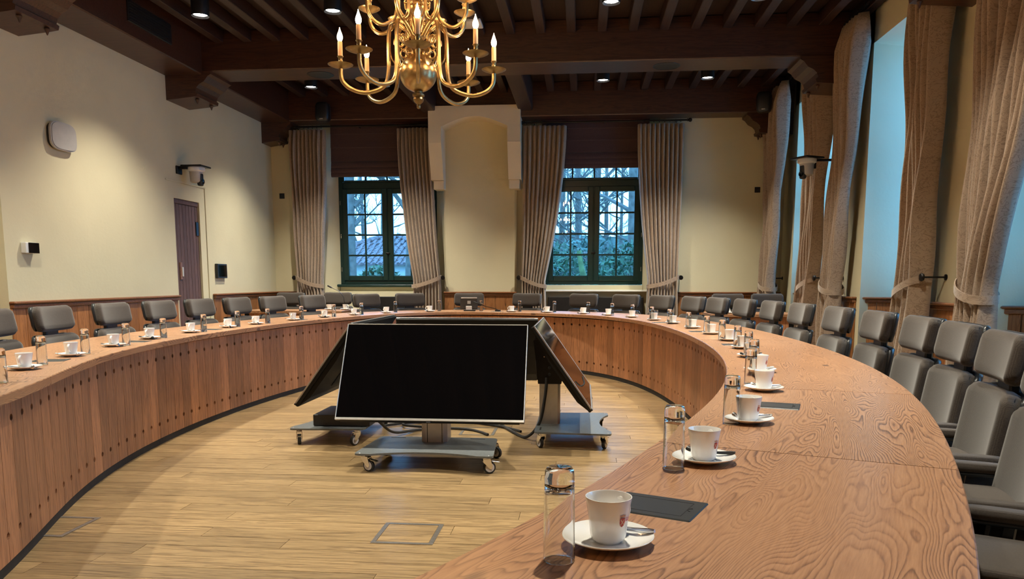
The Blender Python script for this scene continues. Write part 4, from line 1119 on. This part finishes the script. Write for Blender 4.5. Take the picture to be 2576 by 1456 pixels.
def ptz(loc, rz, lab):
    """local: wall at x=0, camera stands out along +x"""
    r = tag(empty('conference_camera', loc, rz), lab, 'camera', 'white conference cameras on the walls'); r.scale = (1.25, 1.25, 1.25)
    MB().cbox(0.0, 0.02, -0.13, -0.03, -0.02, 0.06, 0.004).cbox(0.0, 0.10, -0.09, -0.06, 0.03, 0.06, 0.004).build('wall_bracket', M_BLACKM, r)
    MB().rbox(0.04, 0.26, -0.11, 0.11, 0.055, 0.072, 0.007, 2).build('shelf_plate', M_BLACKM, r)
    MB().lathe([(0.085, 0.055), (0.088, 0.045), (0.086, 0.022), (0.07, 0.016), (0.07, 0.01)], 28, Matrix.Translation((0.15, 0, 0))).build('base', M_WHITE, r, True, 50)
    hd = MB().lathe([(0.066, 0.012), (0.064, -0.02), (0.060, -0.085), (0.045, -0.098), (0.0, -0.10)], 28, Matrix.Translation((0.15, 0, 0)), caps=False).build('head', M_GREYPL, r, True, 50)
    MB().rbox(0.165, 0.218, -0.030, 0.030, -0.13, 0.0, 0.018, 3).build('lens_housing', M_BLACK, hd, True)
    MB().lathe([(0.026, 0), (0.024, 0.012), (0.014, 0.010)], 20, Matrix.Translation((0.212, 0, -0.085)) @ Matrix.Rotation(PI/2, 4, 'Y')).build('lens', M_SCREEN, hd, True)
ptz((XL, 9.60, 2.53), 0, 'white conference camera on a black bracket above the plank door')
ptz((XR-0.33, 9.62, 2.52), PI+0.5, 'white conference camera on a black bracket between the right hand curtains')
MB().cbox(XR-0.36, XR, 9.60, 9.64, 2.575, 2.60, 0.003).build('camera_arm', M_BLACKM)
tag(bpy.data.objects['camera_arm'], 'black wall arm carrying the right hand conference camera', 'bracket')
# ---- black radiators below the windows
def radiator(x0, x1, y, lab, axis='x', white=False):
    r = tag(empty('radiator', ((x0+x1)/2, y, 0) if axis == 'x' else (y, (x0+x1)/2, 0), 0 if axis == 'x' else -PI/2), lab, 'radiator', 'black radiators below the windows')
    w_ = (x1-x0)/2
    MB().cbox(-w_, w_, -0.10, -0.04, 0.10, 0.90, 0.008).build('front_panel', M_BLACK, r)
    MB().cbox(-w_, w_, -0.035, -0.005, 0.12, 0.88, 0.005).build('rear_panel', M_BLACK, r)
    for s in (-1, 1): MB().cbox(s*(w_-0.1)-0.02, s*(w_-0.1)+0.02, -0.09, -0.02, 0.0, 0.12, 0.004).build('foot', M_BLACK, r)
    if white: MB().lathe([(0.022, 0), (0.024, 0.02), (0.020, 0.09), (0.010, 0.095)], 14, Matrix.Translation((-w_-0.01, -0.07, 0.86)) @ Matrix.Rotation(-PI/2, 4, 'Y')).build('valve', M_WHITE, r, True)
radiator(-3.60, -2.75, 12.55, 'black panel radiator below the far left window')
radiator(-0.55, 0.98, 12.55, 'wide black panel radiator below the far right window')
radiator(7.5, 8.85, 3.64, 'black radiator with a white valve in the right hand window niche', 'y', True)

# ================================================================== curtains, rods, blinds
def curtain(name, axis, plane, top, tie, bot, zt_, ztie, folds, knob_side, label, group, depth=0.075, seed=0):
    """axis 'x': hangs in the plane y=plane; axis 'y': in x=plane. top/tie/bot: (from, to) along the axis"""
    rnd = random.Random(seed)
    NS_, NZ_ = folds*12, 44
    ph = [rnd.uniform(-0.5, 0.5) for _ in range(folds+2)]
    am = [rnd.uniform(0.75, 1.15) for _ in range(folds+2)]
    vs = []; uvs = []; fs = []
    for j in range(NZ_+1):
        t = j/NZ_; z = zt_ + (0.03 - zt_)*t
        if z > ztie:
            u = (zt_-z)/(zt_-ztie); e = u**(1.7 if axis == 'x' else 1.15)
            a = top[0]*(1-e) + tie[0]*e; b = top[1]*(1-e) + tie[1]*e
            squeeze = e
        else:
            u = (ztie-z)/(ztie-0.03); e = min(1, u*1.6)
            a = tie[0]*(1-e) + bot[0]*e; b = tie[1]*(1-e) + bot[1]*e
            squeeze = max(0, 1-e)
        d0 = depth*(0.45 + 0.55*min(1, (zt_-z)/0.25))
        for i in range(NS_+1):
            s = i/NS_; q = s*folds; k = int(min(q, folds-1))
            fq = min(1.0, q-k); fq = fq + 0.12*ph[k]*math.sin(PI*fq)
            wv = (0.5 - abs(math.sin(PI*fq))**0.85)*2.0*am[k]
            sag = 1.0 + 0.25*math.sin(2.1*z + 3*ph[k])
            y = wv*d0*sag*(1 - 0.30*squeeze) + 0.012*math.sin(7*s + 5*z + seed)
            x = a + (b-a)*(s + 0.10/folds*math.sin(PI*(q-k))*ph[k])
            vs.append((x, plane+y, z) if axis == 'x' else (plane+y, x, z))
            uvs.append((s*folds*0.24, z))
    A = NS_+1
    for j in range(NZ_):
        for i in range(NS_): fs.append((j*A+i, j*A+i+1, (j+1)*A+i+1, (j+1)*A+i))
    me = bpy.data.meshes.new('cloth'); me.from_pydata(vs, [], fs); me.update(); me.materials.append(M_CURT)
    me.polygons.foreach_set('use_smooth', [True]*len(me.polygons))
    ul = me.uv_layers.new(name='cloth')
    for lp in me.loops: ul.data[lp.index].uv = uvs[lp.vertex_index]
    r = tag(empty(name, (0, 0, 0)), label, 'curtain', group)
    o = place(me, 'cloth', r)
    sm = o.modifiers.new('thickness', 'SOLIDIFY'); sm.thickness = 0.004; sm.offset = 0
    # tie-back: a band looped round the cloth, rising to a knob on the wall
    c = (tie[0]+tie[1])/2; hw_ = abs(tie[1]-tie[0])/2 + 0.015; dd = depth*1.05 + 0.02
    lp = []
    for i in range(29):
        a = 2*PI*i/28; xx = c + hw_*math.cos(a); yy = dd*math.sin(a)
        far_ = (1 + knob_side*math.cos(a))/2       # 1 at the knob side
        zz = ztie - 0.10 + 0.15*far_**1.6
        lp.append((xx, yy, zz))
    V = []; Fc = []
    for (xx, yy, zz) in lp:
        for dz, g in ((-0.032, 0.0), (0.032, 0.0), (0.032, 0.008), (-0.032, 0.008)):
            k = 1 + g/max(0.05, hw_); px = c + (xx-c)*k; py = yy*(1+g/dd)
            V.append((px, plane+py, zz+dz) if axis == 'x' else (plane+py, px, zz+dz))
    for i in range(28):
        for q in range(4): Fc.append((i*4+q, i*4+(q+1) % 4, (i+1)*4+(q+1) % 4, (i+1)*4+q))
    tbm = MB().add(V, Fc).mesh('tie_back', M_CURT, True, 50)
    ul = tbm.uv_layers.new(name='cloth')
    for l_ in tbm.loops:
        v = tbm.vertices[l_.vertex_index].co; ul.data[l_.index].uv = (v.x+v.y, v.z)
    place(tbm, 'tie_back', r)
    return c + knob_side*(hw_+0.03)
def knob(p, wall_dir, length, label):
    """hold-back: a turned knob on a stem"""
    r = tag(empty('curtain_holdback', p), label, 'holdback', 'dark curtain holdbacks')
    q = Vector(wall_dir).to_track_quat('Z', 'Y').to_matrix().to_4x4()
    MB().lathe([(0.010, 0.0), (0.030, 0.004), (0.036, 0.016), (0.030, 0.030), (0.012, 0.036)], 18, q).build('knob', M_BLACKM, r, True)
    MB().lathe([(0.008, 0.03), (0.008, length-0.012), (0.026, length-0.010), (0.026, length)], 12, q).build('stem', M_BLACKM, r, True)
YC = 12.30
FAR = [('x', (-4.74, -4.13), (-4.68, -4.25), -1, 9, 'tall brown damask curtain tied back at the far left corner, left of the left window'),
       ('x', (-2.97, -2.41), (-2.74, -2.29), 1, 9, 'tall brown damask curtain tied back between the left window and the chimney breast'),
       ('x', (-0.95, -0.27), (-0.97, -0.59), -1, 9, 'tall brown damask curtain tied back between the chimney breast and the right window'),
       ('x', (0.83, 1.54), (1.03, 1.50), 1, 10, 'tall brown damask curtain tied back right of the far right window')]
for i, (ax, tp, ti, ks, fo, lab) in enumerate(FAR):
    kx = curtain('curtain', 'x', YC, tp, ti, (ti[0]-0.02, ti[1]+0.02), 3.56, 1.17, fo, ks, lab, 'curtains on the far wall', 0.07, i+1)
    knob((kx, 12.27, 1.21), (0, 1, 0), 0.235, 'dark round curtain holdback on the far wall, %s from the left' % ORD[i])
RIGHT = [(2.84, (11.55, 12.33), (11.92, 12.33), 1, 8, 'brown damask curtain in the far right corner, nearest the far wall'),
         (2.94, (9.90, 10.62), (10.14, 10.58), -1, 7, 'brown damask curtain directly behind the right hand wall camera'),
         (2.92, (8.76, 9.33), (9.20, 9.52), 1, 7, 'brown damask curtain just nearer than the right hand wall camera, daylight on its edge'),
         (2.92, (6.82, 7.36), (6.98, 7.34), -1, 7, 'broad brown damask curtain on the far side of the right hand pier'),
         (2.90, (4.95, 6.14), (5.80, 6.12), 1, 11, 'nearest brown damask curtain at the right picture edge with blue daylight on it')]
for i, (pl, tp, ti, ks, fo, lab) in enumerate(RIGHT):
    ky = curtain('curtain', 'y', pl, tp, ti, (ti[0]-0.02, ti[1]+0.02), 3.98, 1.13, fo, ks, lab, 'curtains on the right wall', 0.105, i+11)
    knob((pl-0.02, ky, 1.20), (1, 0, 0), XR-pl+0.02, 'dark curtain holdback on the right wall, %s from the far corner' % ORD[i])
def rod(p0, p1, label, panels, axis):
    r = tag(empty('curtain_rod', p0), label, 'curtain rod', 'dark curtain rods'); d = Vector(p1)-Vector(p0); u = d.normalized()
    MB().tube([(0,0,0), tuple(d)], 0.014, 12).build('pole', M_BLACKM, r, True)
    q = u.to_track_quat('Z', 'Y').to_matrix().to_4x4()
    for s, e in ((-1, Vector((0,0,0))), (1, d)):
        MB().lathe([(0.014, -0.01), (0.022, 0.0), (0.022, 0.008), (0.014, 0.014), (0.026, 0.024), (0.032, 0.042), (0.026, 0.060), (0.006, 0.070)], 16, Matrix.Translation(e) @ q @ (Matrix.Rotation(PI, 4, 'X') if s < 0 else Matrix.Identity(4))).build('finial', M_BLACKM, r, True)
    ring_me = MB().tube([(0.021*math.cos(a), 0, 0.021*math.sin(a)-0.006) for a in [2*PI*i/12 for i in range(13)]], 0.0035, 6).mesh('ring', M_BLACKM, True, 80)
    for a, b in panels:
        for i in range(8):
            t_ = a + (b-a)*(i+0.5)/8
            o = place(ring_me, 'curtain_ring', r, u*t_, math.atan2(u.y, u.x) + PI/2)
    n = Vector((0, 1, 0)) if axis == 'x' else Vector((1, 0, 0))
    for f in (0.06, 0.5, 0.94):
        b = d*f; MB().tube([tuple(b), tuple(b + n*(0.2 if axis == 'x' else 0.2))], 0.009, 8).build('rod_bracket', M_BLACKM, r, True)
rod((-4.78, 12.30, 3.61), (-2.42, 12.30, 3.61), 'dark curtain rod above the far left window', [(0.05, 0.62), (1.8, 2.32)], 'x')
rod((-0.93, 12.30, 3.61), (1.58, 12.30, 3.61), 'dark curtain rod with ball finials above the far right window', [(0.0, 0.62), (1.8, 2.45)], 'x')
for a, b, l1, pn in [(9.78, 12.35, 'furthest', [(0.02, 0.9), (1.8, 2.5)]), (6.62, 9.46, 'middle', [(0.05, 0.75), (2.0, 2.75)]), (3.9, 6.36, 'nearest', [(1.1, 2.4)])]:
    rod((2.92, a, 4.03), (2.92, b, 4.03), 'dark curtain rod under the ceiling above the %s right hand window' % l1, pn, 'y')
def blind(x0, x1, z0, z1, label):
    r = tag(empty('roman_blind', ((x0+x1)/2, 12.47, z0)), label, 'blind', 'maroon roman blinds'); w_ = (x1-x0)/2; h_ = z1-z0
    pz = [0.24, 0.24 + (h_-0.24)*0.36, 0.24 + (h_-0.24)*0.72, h_]
    for a, b in zip(pz[:-1], pz[1:]):
        MB().prism([(0.0, a), (-0.012, a+0.01), (-0.004, (a+b)/2), (-0.002, b), (0.012, b), (0.012, a)], -w_, w_, 'x').build('fabric_panel', M_BLIND, r)
    for k, (a, b, d) in enumerate([(0.0, 0.115, 0.030), (0.055, 0.165, 0.038), (0.12, 0.245, 0.030)]):
        MB().prism([(0.0, a), (-d*0.6, a+0.006), (-d, a+(b-a)*0.35), (-d*0.55, b-0.01), (0.0, b), (0.012, b), (0.012, a)], -w_+0.002*k, w_-0.002*k, 'x').build('fold', M_BLIND, r, True, 60)
    MB().cbox(-w_, w_, -0.03, 0.03, h_, h_+0.04, 0.004).build('head_rail', M_BLIND, r)
blind(-4.10, -2.40, 2.84, 3.68, 'maroon roman blind half lowered over the far left window')
blind(-0.66, 1.02, 2.93, 3.68, 'maroon roman blind half lowered over the far right window')

# ================================================================== outside
def leaf_cloud(name, centre, size, n, leaf, mat, parent, seed, hollow=0.55):
    rnd = random.Random(seed); m = MB(); vs = []; fs = []
    for i in range(n):
        while True:
            p = Vector((rnd.uniform(-1, 1), rnd.uniform(-1, 1), rnd.uniform(-1, 1)))
            if hollow < p.length < 1: break
        p = Vector((p.x*size[0], p.y*size[1], p.z*size[2])) + Vector(centre)
        a = Vector((rnd.gauss(0, 1), rnd.gauss(0, 1), rnd.gauss(0, 1))).normalized(); b = a.orthogonal().normalized(); s = leaf*rnd.uniform(0.6, 1.3)
        o = len(vs); vs += [p - a*s, p + b*s*0.4, p + a*s, p - b*s*0.4]; fs.append((o, o+1, o+2, o+3))
    ob = m.add(vs, fs).build(name, mat, parent); ob['kind'] = 'stuff'; return ob
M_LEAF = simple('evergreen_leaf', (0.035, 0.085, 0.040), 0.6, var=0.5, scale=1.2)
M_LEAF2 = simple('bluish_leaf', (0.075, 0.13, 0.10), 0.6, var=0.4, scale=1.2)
M_BARK = simple('grey_bark', (0.11, 0.10, 0.085), 0.9, var=0.35, scale=6)
M_MOSS = simple('mossy_bark', (0.10, 0.14, 0.05), 0.9, var=0.4, scale=5)
M_TILE = simple('roof_tile', (0.16, 0.12, 0.12), 0.8, var=0.3, scale=9)
M_HWALL = simple('white_render', (0.62, 0.66, 0.66), 0.9, var=0.05, scale=2)
M_GROUND = simple('lawn_ground', (0.05, 0.075, 0.035), 0.95, var=0.4, scale=0.8)
GZ = -1.2
gr = struct(MB().box(-70, 60, 13.05, 130, GZ-0.3, GZ).build('ground', M_GROUND))
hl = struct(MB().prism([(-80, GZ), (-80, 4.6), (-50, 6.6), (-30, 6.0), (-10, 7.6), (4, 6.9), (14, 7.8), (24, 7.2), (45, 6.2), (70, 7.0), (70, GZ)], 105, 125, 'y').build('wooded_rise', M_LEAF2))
def tree(x, y, h, r0, lean, label, seed, mat=None, fork=0.45, spread=0.5, thin=1.0):
    rnd = random.Random(seed); t = tag(empty('bare_tree', (x, y, GZ)), label, 'tree', 'bare trees outside the far windows')
    trunk = []; rad = []
    for i in range(9):
        f = i/8; trunk.append((lean[0]*f*h + 0.12*math.sin(3*f+seed), lean[1]*f*h, f*h)); rad.append(r0*(1-0.72*f))
    MB().tube(trunk, rad, 9).build('trunk', mat or M_BARK, t, True)
    br = MB()
    def grow(p, d, ln, r, lv):
        n = 4; pts = [p]; q = Vector(p); dd = Vector(d)
        for i in range(n):
            dd = (dd + Vector((rnd.uniform(-.28, .28), rnd.uniform(-.28, .28), rnd.uniform(-.12, .26)))).normalized(); q = q + dd*ln/n; pts.append(q.copy())
        br.tube(pts, [r*(1-0.6*i/n) for i in range(n+1)], 5)
        if lv > 0:
            for _ in range(3):
                k = rnd.randint(1, n); nd = (dd + Vector((rnd.uniform(-1, 1), rnd.uniform(-1, 1), rnd.uniform(-.5, .8)))).normalized()
                grow(pts[k], nd, ln*rnd.uniform(.5, .75), r*0.5, lv-1)
    nb_ = int(9*thin)
    for i in range(nb_):
        f = fork + (1-fork)*(i+0.5)/nb_; p = Vector((lean[0]*f*h, lean[1]*f*h, f*h)); a = rnd.uniform(0, 2*PI)
        grow(p, Vector((math.cos(a), math.sin(a)*0.6, rnd.uniform(0.05, 0.7))).normalized(), h*spread*rnd.uniform(.4, .8)*(1.2-f), r0*0.34, 3)
    br.build('branches', M_BARK, t, True); return t
tree(-7.35, 24, 9.0, 0.24, (0.03, 0), 'thick bare tree trunk outside the far left window', 3, fork=0.42)
tree(-5.55, 25, 10.0, 0.26, (0.0, 0), 'bare tree outside the far left window beside the curtain', 5, fork=0.4)
tree(1.55, 26, 10.0, 0.24, (0.02, 0), 'forked bare tree outside the right pane of the far right window', 8, fork=0.35)
tree(-0.15, 34, 11.0, 0.16, (0.0, 0), 'slim straight tree in the left casement of the far right window', 9, fork=0.35)
tree(-0.95, 38, 12.0, 0.20, (0.01, 0), 'slim bare tree at the left edge of the far right window', 10, fork=0.3)
tree(0.75, 36, 11.0, 0.15, (-0.01, 0), 'thin branching tree in the middle of the far right window', 11, fork=0.25, spread=0.6)
tree(2.6, 33, 11.0, 0.18, (-0.02, 0), 'bare tree half hidden by the rightmost far curtain', 12, fork=0.3)
tree(0.42, 19.5, 3.1, 0.20, (-0.13, 0), 'short leaning mossy trunk low in the far right window', 14, M_MOSS, 0.9, 0.2, 0.3)
for i in range(15):
    rr_ = random.Random(100+i); yy = 46 + (i % 5)*5.5 + rr_.uniform(0, 3); xx = yy*(-0.095 + 0.018*i + rr_.uniform(-0.004, 0.004)) if i < 10 else yy*(-0.36 + 0.025*(i-10))
    tree(xx, yy, rr_.uniform(13, 17), rr_.uniform(0.14, 0.24), (rr_.uniform(-.02, .02), 0), ('slim bare tree in the woods beyond the far right window, %s from the left' % ORD[i]) if i < 10 else ('slim bare tree behind the houses outside the far left window, %s from the left' % ORD[i-10]), 40+i, fork=0.25, spread=0.4, thin=1.2)
def bush(x, y, sx, sy, sz, zc, n, lf, mat, label, seed):
    b = tag(empty('evergreen_bush', (x, y, GZ)), label, 'bush', 'bushes outside the far windows')
    leaf_cloud('leaves', (0, 0, zc-GZ), (sx, sy, sz), n, lf, mat, b, seed)
    MB().tube([(0, 0, 0), (0.05, 0, (zc-GZ)*0.6), (0, 0.05, zc-GZ+sz*0.4)], [0.09, 0.06, 0.02], 6).build('stem', M_BARK, b, True)
bush(-0.9, 24.5, 1.6, 0.9, 1.6, 0.75, 2600, 0.11, M_LEAF, 'dark green bush low in the left half of the far right window', 21)
bush(1.55, 23.5, 1.3, 0.9, 1.6, 0.8, 2600, 0.11, M_LEAF, 'dense green bush low in the right half of the far right window', 22)
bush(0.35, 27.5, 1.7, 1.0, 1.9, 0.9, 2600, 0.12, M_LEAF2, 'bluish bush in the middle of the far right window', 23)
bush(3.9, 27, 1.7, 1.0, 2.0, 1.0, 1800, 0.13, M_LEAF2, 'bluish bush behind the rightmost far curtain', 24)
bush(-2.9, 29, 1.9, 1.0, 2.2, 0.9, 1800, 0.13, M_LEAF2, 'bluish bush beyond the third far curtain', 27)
bush(-5.75, 21.5, 0.75, 0.6, 0.75, 0.85, 1200, 0.10, M_LEAF, 'feathery green shrub in front of the white house', 25)
bush(-14.0, 36, 2.2, 1.2, 2.4, 0.9, 1800, 0.15, M_LEAF, 'dark evergreen left of the tiled house', 26)
# the white house with a tiled hip roof
hs = tag(empty('tiled_house', (-8.0, 30, GZ)), 'white house with a tiled hip roof outside the far left window', 'house')
MB().cbox(-3.2, 3.0, 0.0, 5.0, 0, 3.0, 0.01).build('walls', M_HWALL, hs)
def roof(x0, x1, y0, y1, z0, z1, inset, name, rows_=7):
    """hip roof laid in courses, each course a sloping ring slightly proud of the next, with rounded tiles at its edge"""
    o = []
    cx, cy = (x0+x1)/2, (y0+y1)/2
    for k in range(rows_):
        a, b = k/rows_, (k+1)/rows_ + 0.02
        m = MB()
        def rect(t):
            ix, iy = (x1-x0)/2*(1-t) + inset*t, (y1-y0)/2*(1-t) + 0.02*t
            return [(cx-ix, cy-iy), (cx+ix, cy-iy), (cx+ix, cy+iy), (cx-ix, cy+iy)]
        ra, rb = rect(a), rect(b); za, zb = z0+(z1-z0)*a + 0.03, z0+(z1-z0)*b
        vs = [(p[0], p[1], za) for p in ra] + [(p[0], p[1], zb) for p in rb] + [(p[0], p[1], za-0.05) for p in ra]
        m.add(vs, [(0,1,5,4), (1,2,6,5), (2,3,7,6), (3,0,4,7), (0,8,9,1), (1,9,10,2), (2,10,11,3), (3,11,8,0)])
        ntile = int((ra[1][0]-ra[0][0])/0.24)
        for i in range(ntile):
            px = ra[0][0] + (ra[1][0]-ra[0][0])*(i+0.5)/ntile; f = 0.9
            py0, py1 = ra[0][1]-0.02, rb[0][1]
            m.tube([(px, py0, za), (px, py1, zb+0.02)], 0.075, 6)
        m.build('roof_course', M_TILE, hs)
roof(-3.6, 3.4, -0.5, 5.5, 2.95, 4.15, 0.3, 'roof')
for s in (-1, 1):
    e0 = Vector((-0.1 + s*3.5, -0.5, 2.98)); e1 = Vector((-0.1 + s*0.3, 2.48, 4.22))
    for i in range(12):
        a = e0.lerp(e1, i/12); b = e0.lerp(e1, (i+1.2)/12)
        MB().tube([tuple(a), tuple(b)], [0.14, 0.11], 8).build('hip_tile', M_TILE, hs, True)
for x in (-2.3, 1.0):
    wf_ = MB().cbox(x-0.35, x+0.35, -0.05, 0.03, 1.1, 2.3, 0.01).build('window', M_GREEN, hs); MB().cbox(x-0.28, x+0.28, -0.07, -0.04, 1.18, 2.22, 0.005).build('pane', M_SCREEN, wf_)
h2 = tag(empty('slate_house', (-6.8, 42, GZ)), 'grey roofed house gable behind the tiled house', 'house')
MB().cbox(-3.5, 5.0, 0, 5, 0, 4.0, 0.01).build('walls', M_HWALL, h2)
for k in range(12):
    a, b = k/12, (k+1.1)/12
    MB().add([(-4.2+4.4*a, -0.3+2.8*a, 3.9+3.6*a+0.03), (5.5-1.0*a, -0.3+2.8*a, 3.9+3.6*a+0.03), (5.5-1.0*b, -0.3+2.8*b, 3.9+3.6*b), (-4.2+4.4*b, -0.3+2.8*b, 3.9+3.6*b),
              (-4.2+4.4*a, -0.3+2.8*a, 3.9+3.6*a-0.06), (5.5-1.0*a, -0.3+2.8*a, 3.9+3.6*a-0.06)], [(0,1,2,3), (4,5,1,0)]).build('roof_course', M_TILE, h2)
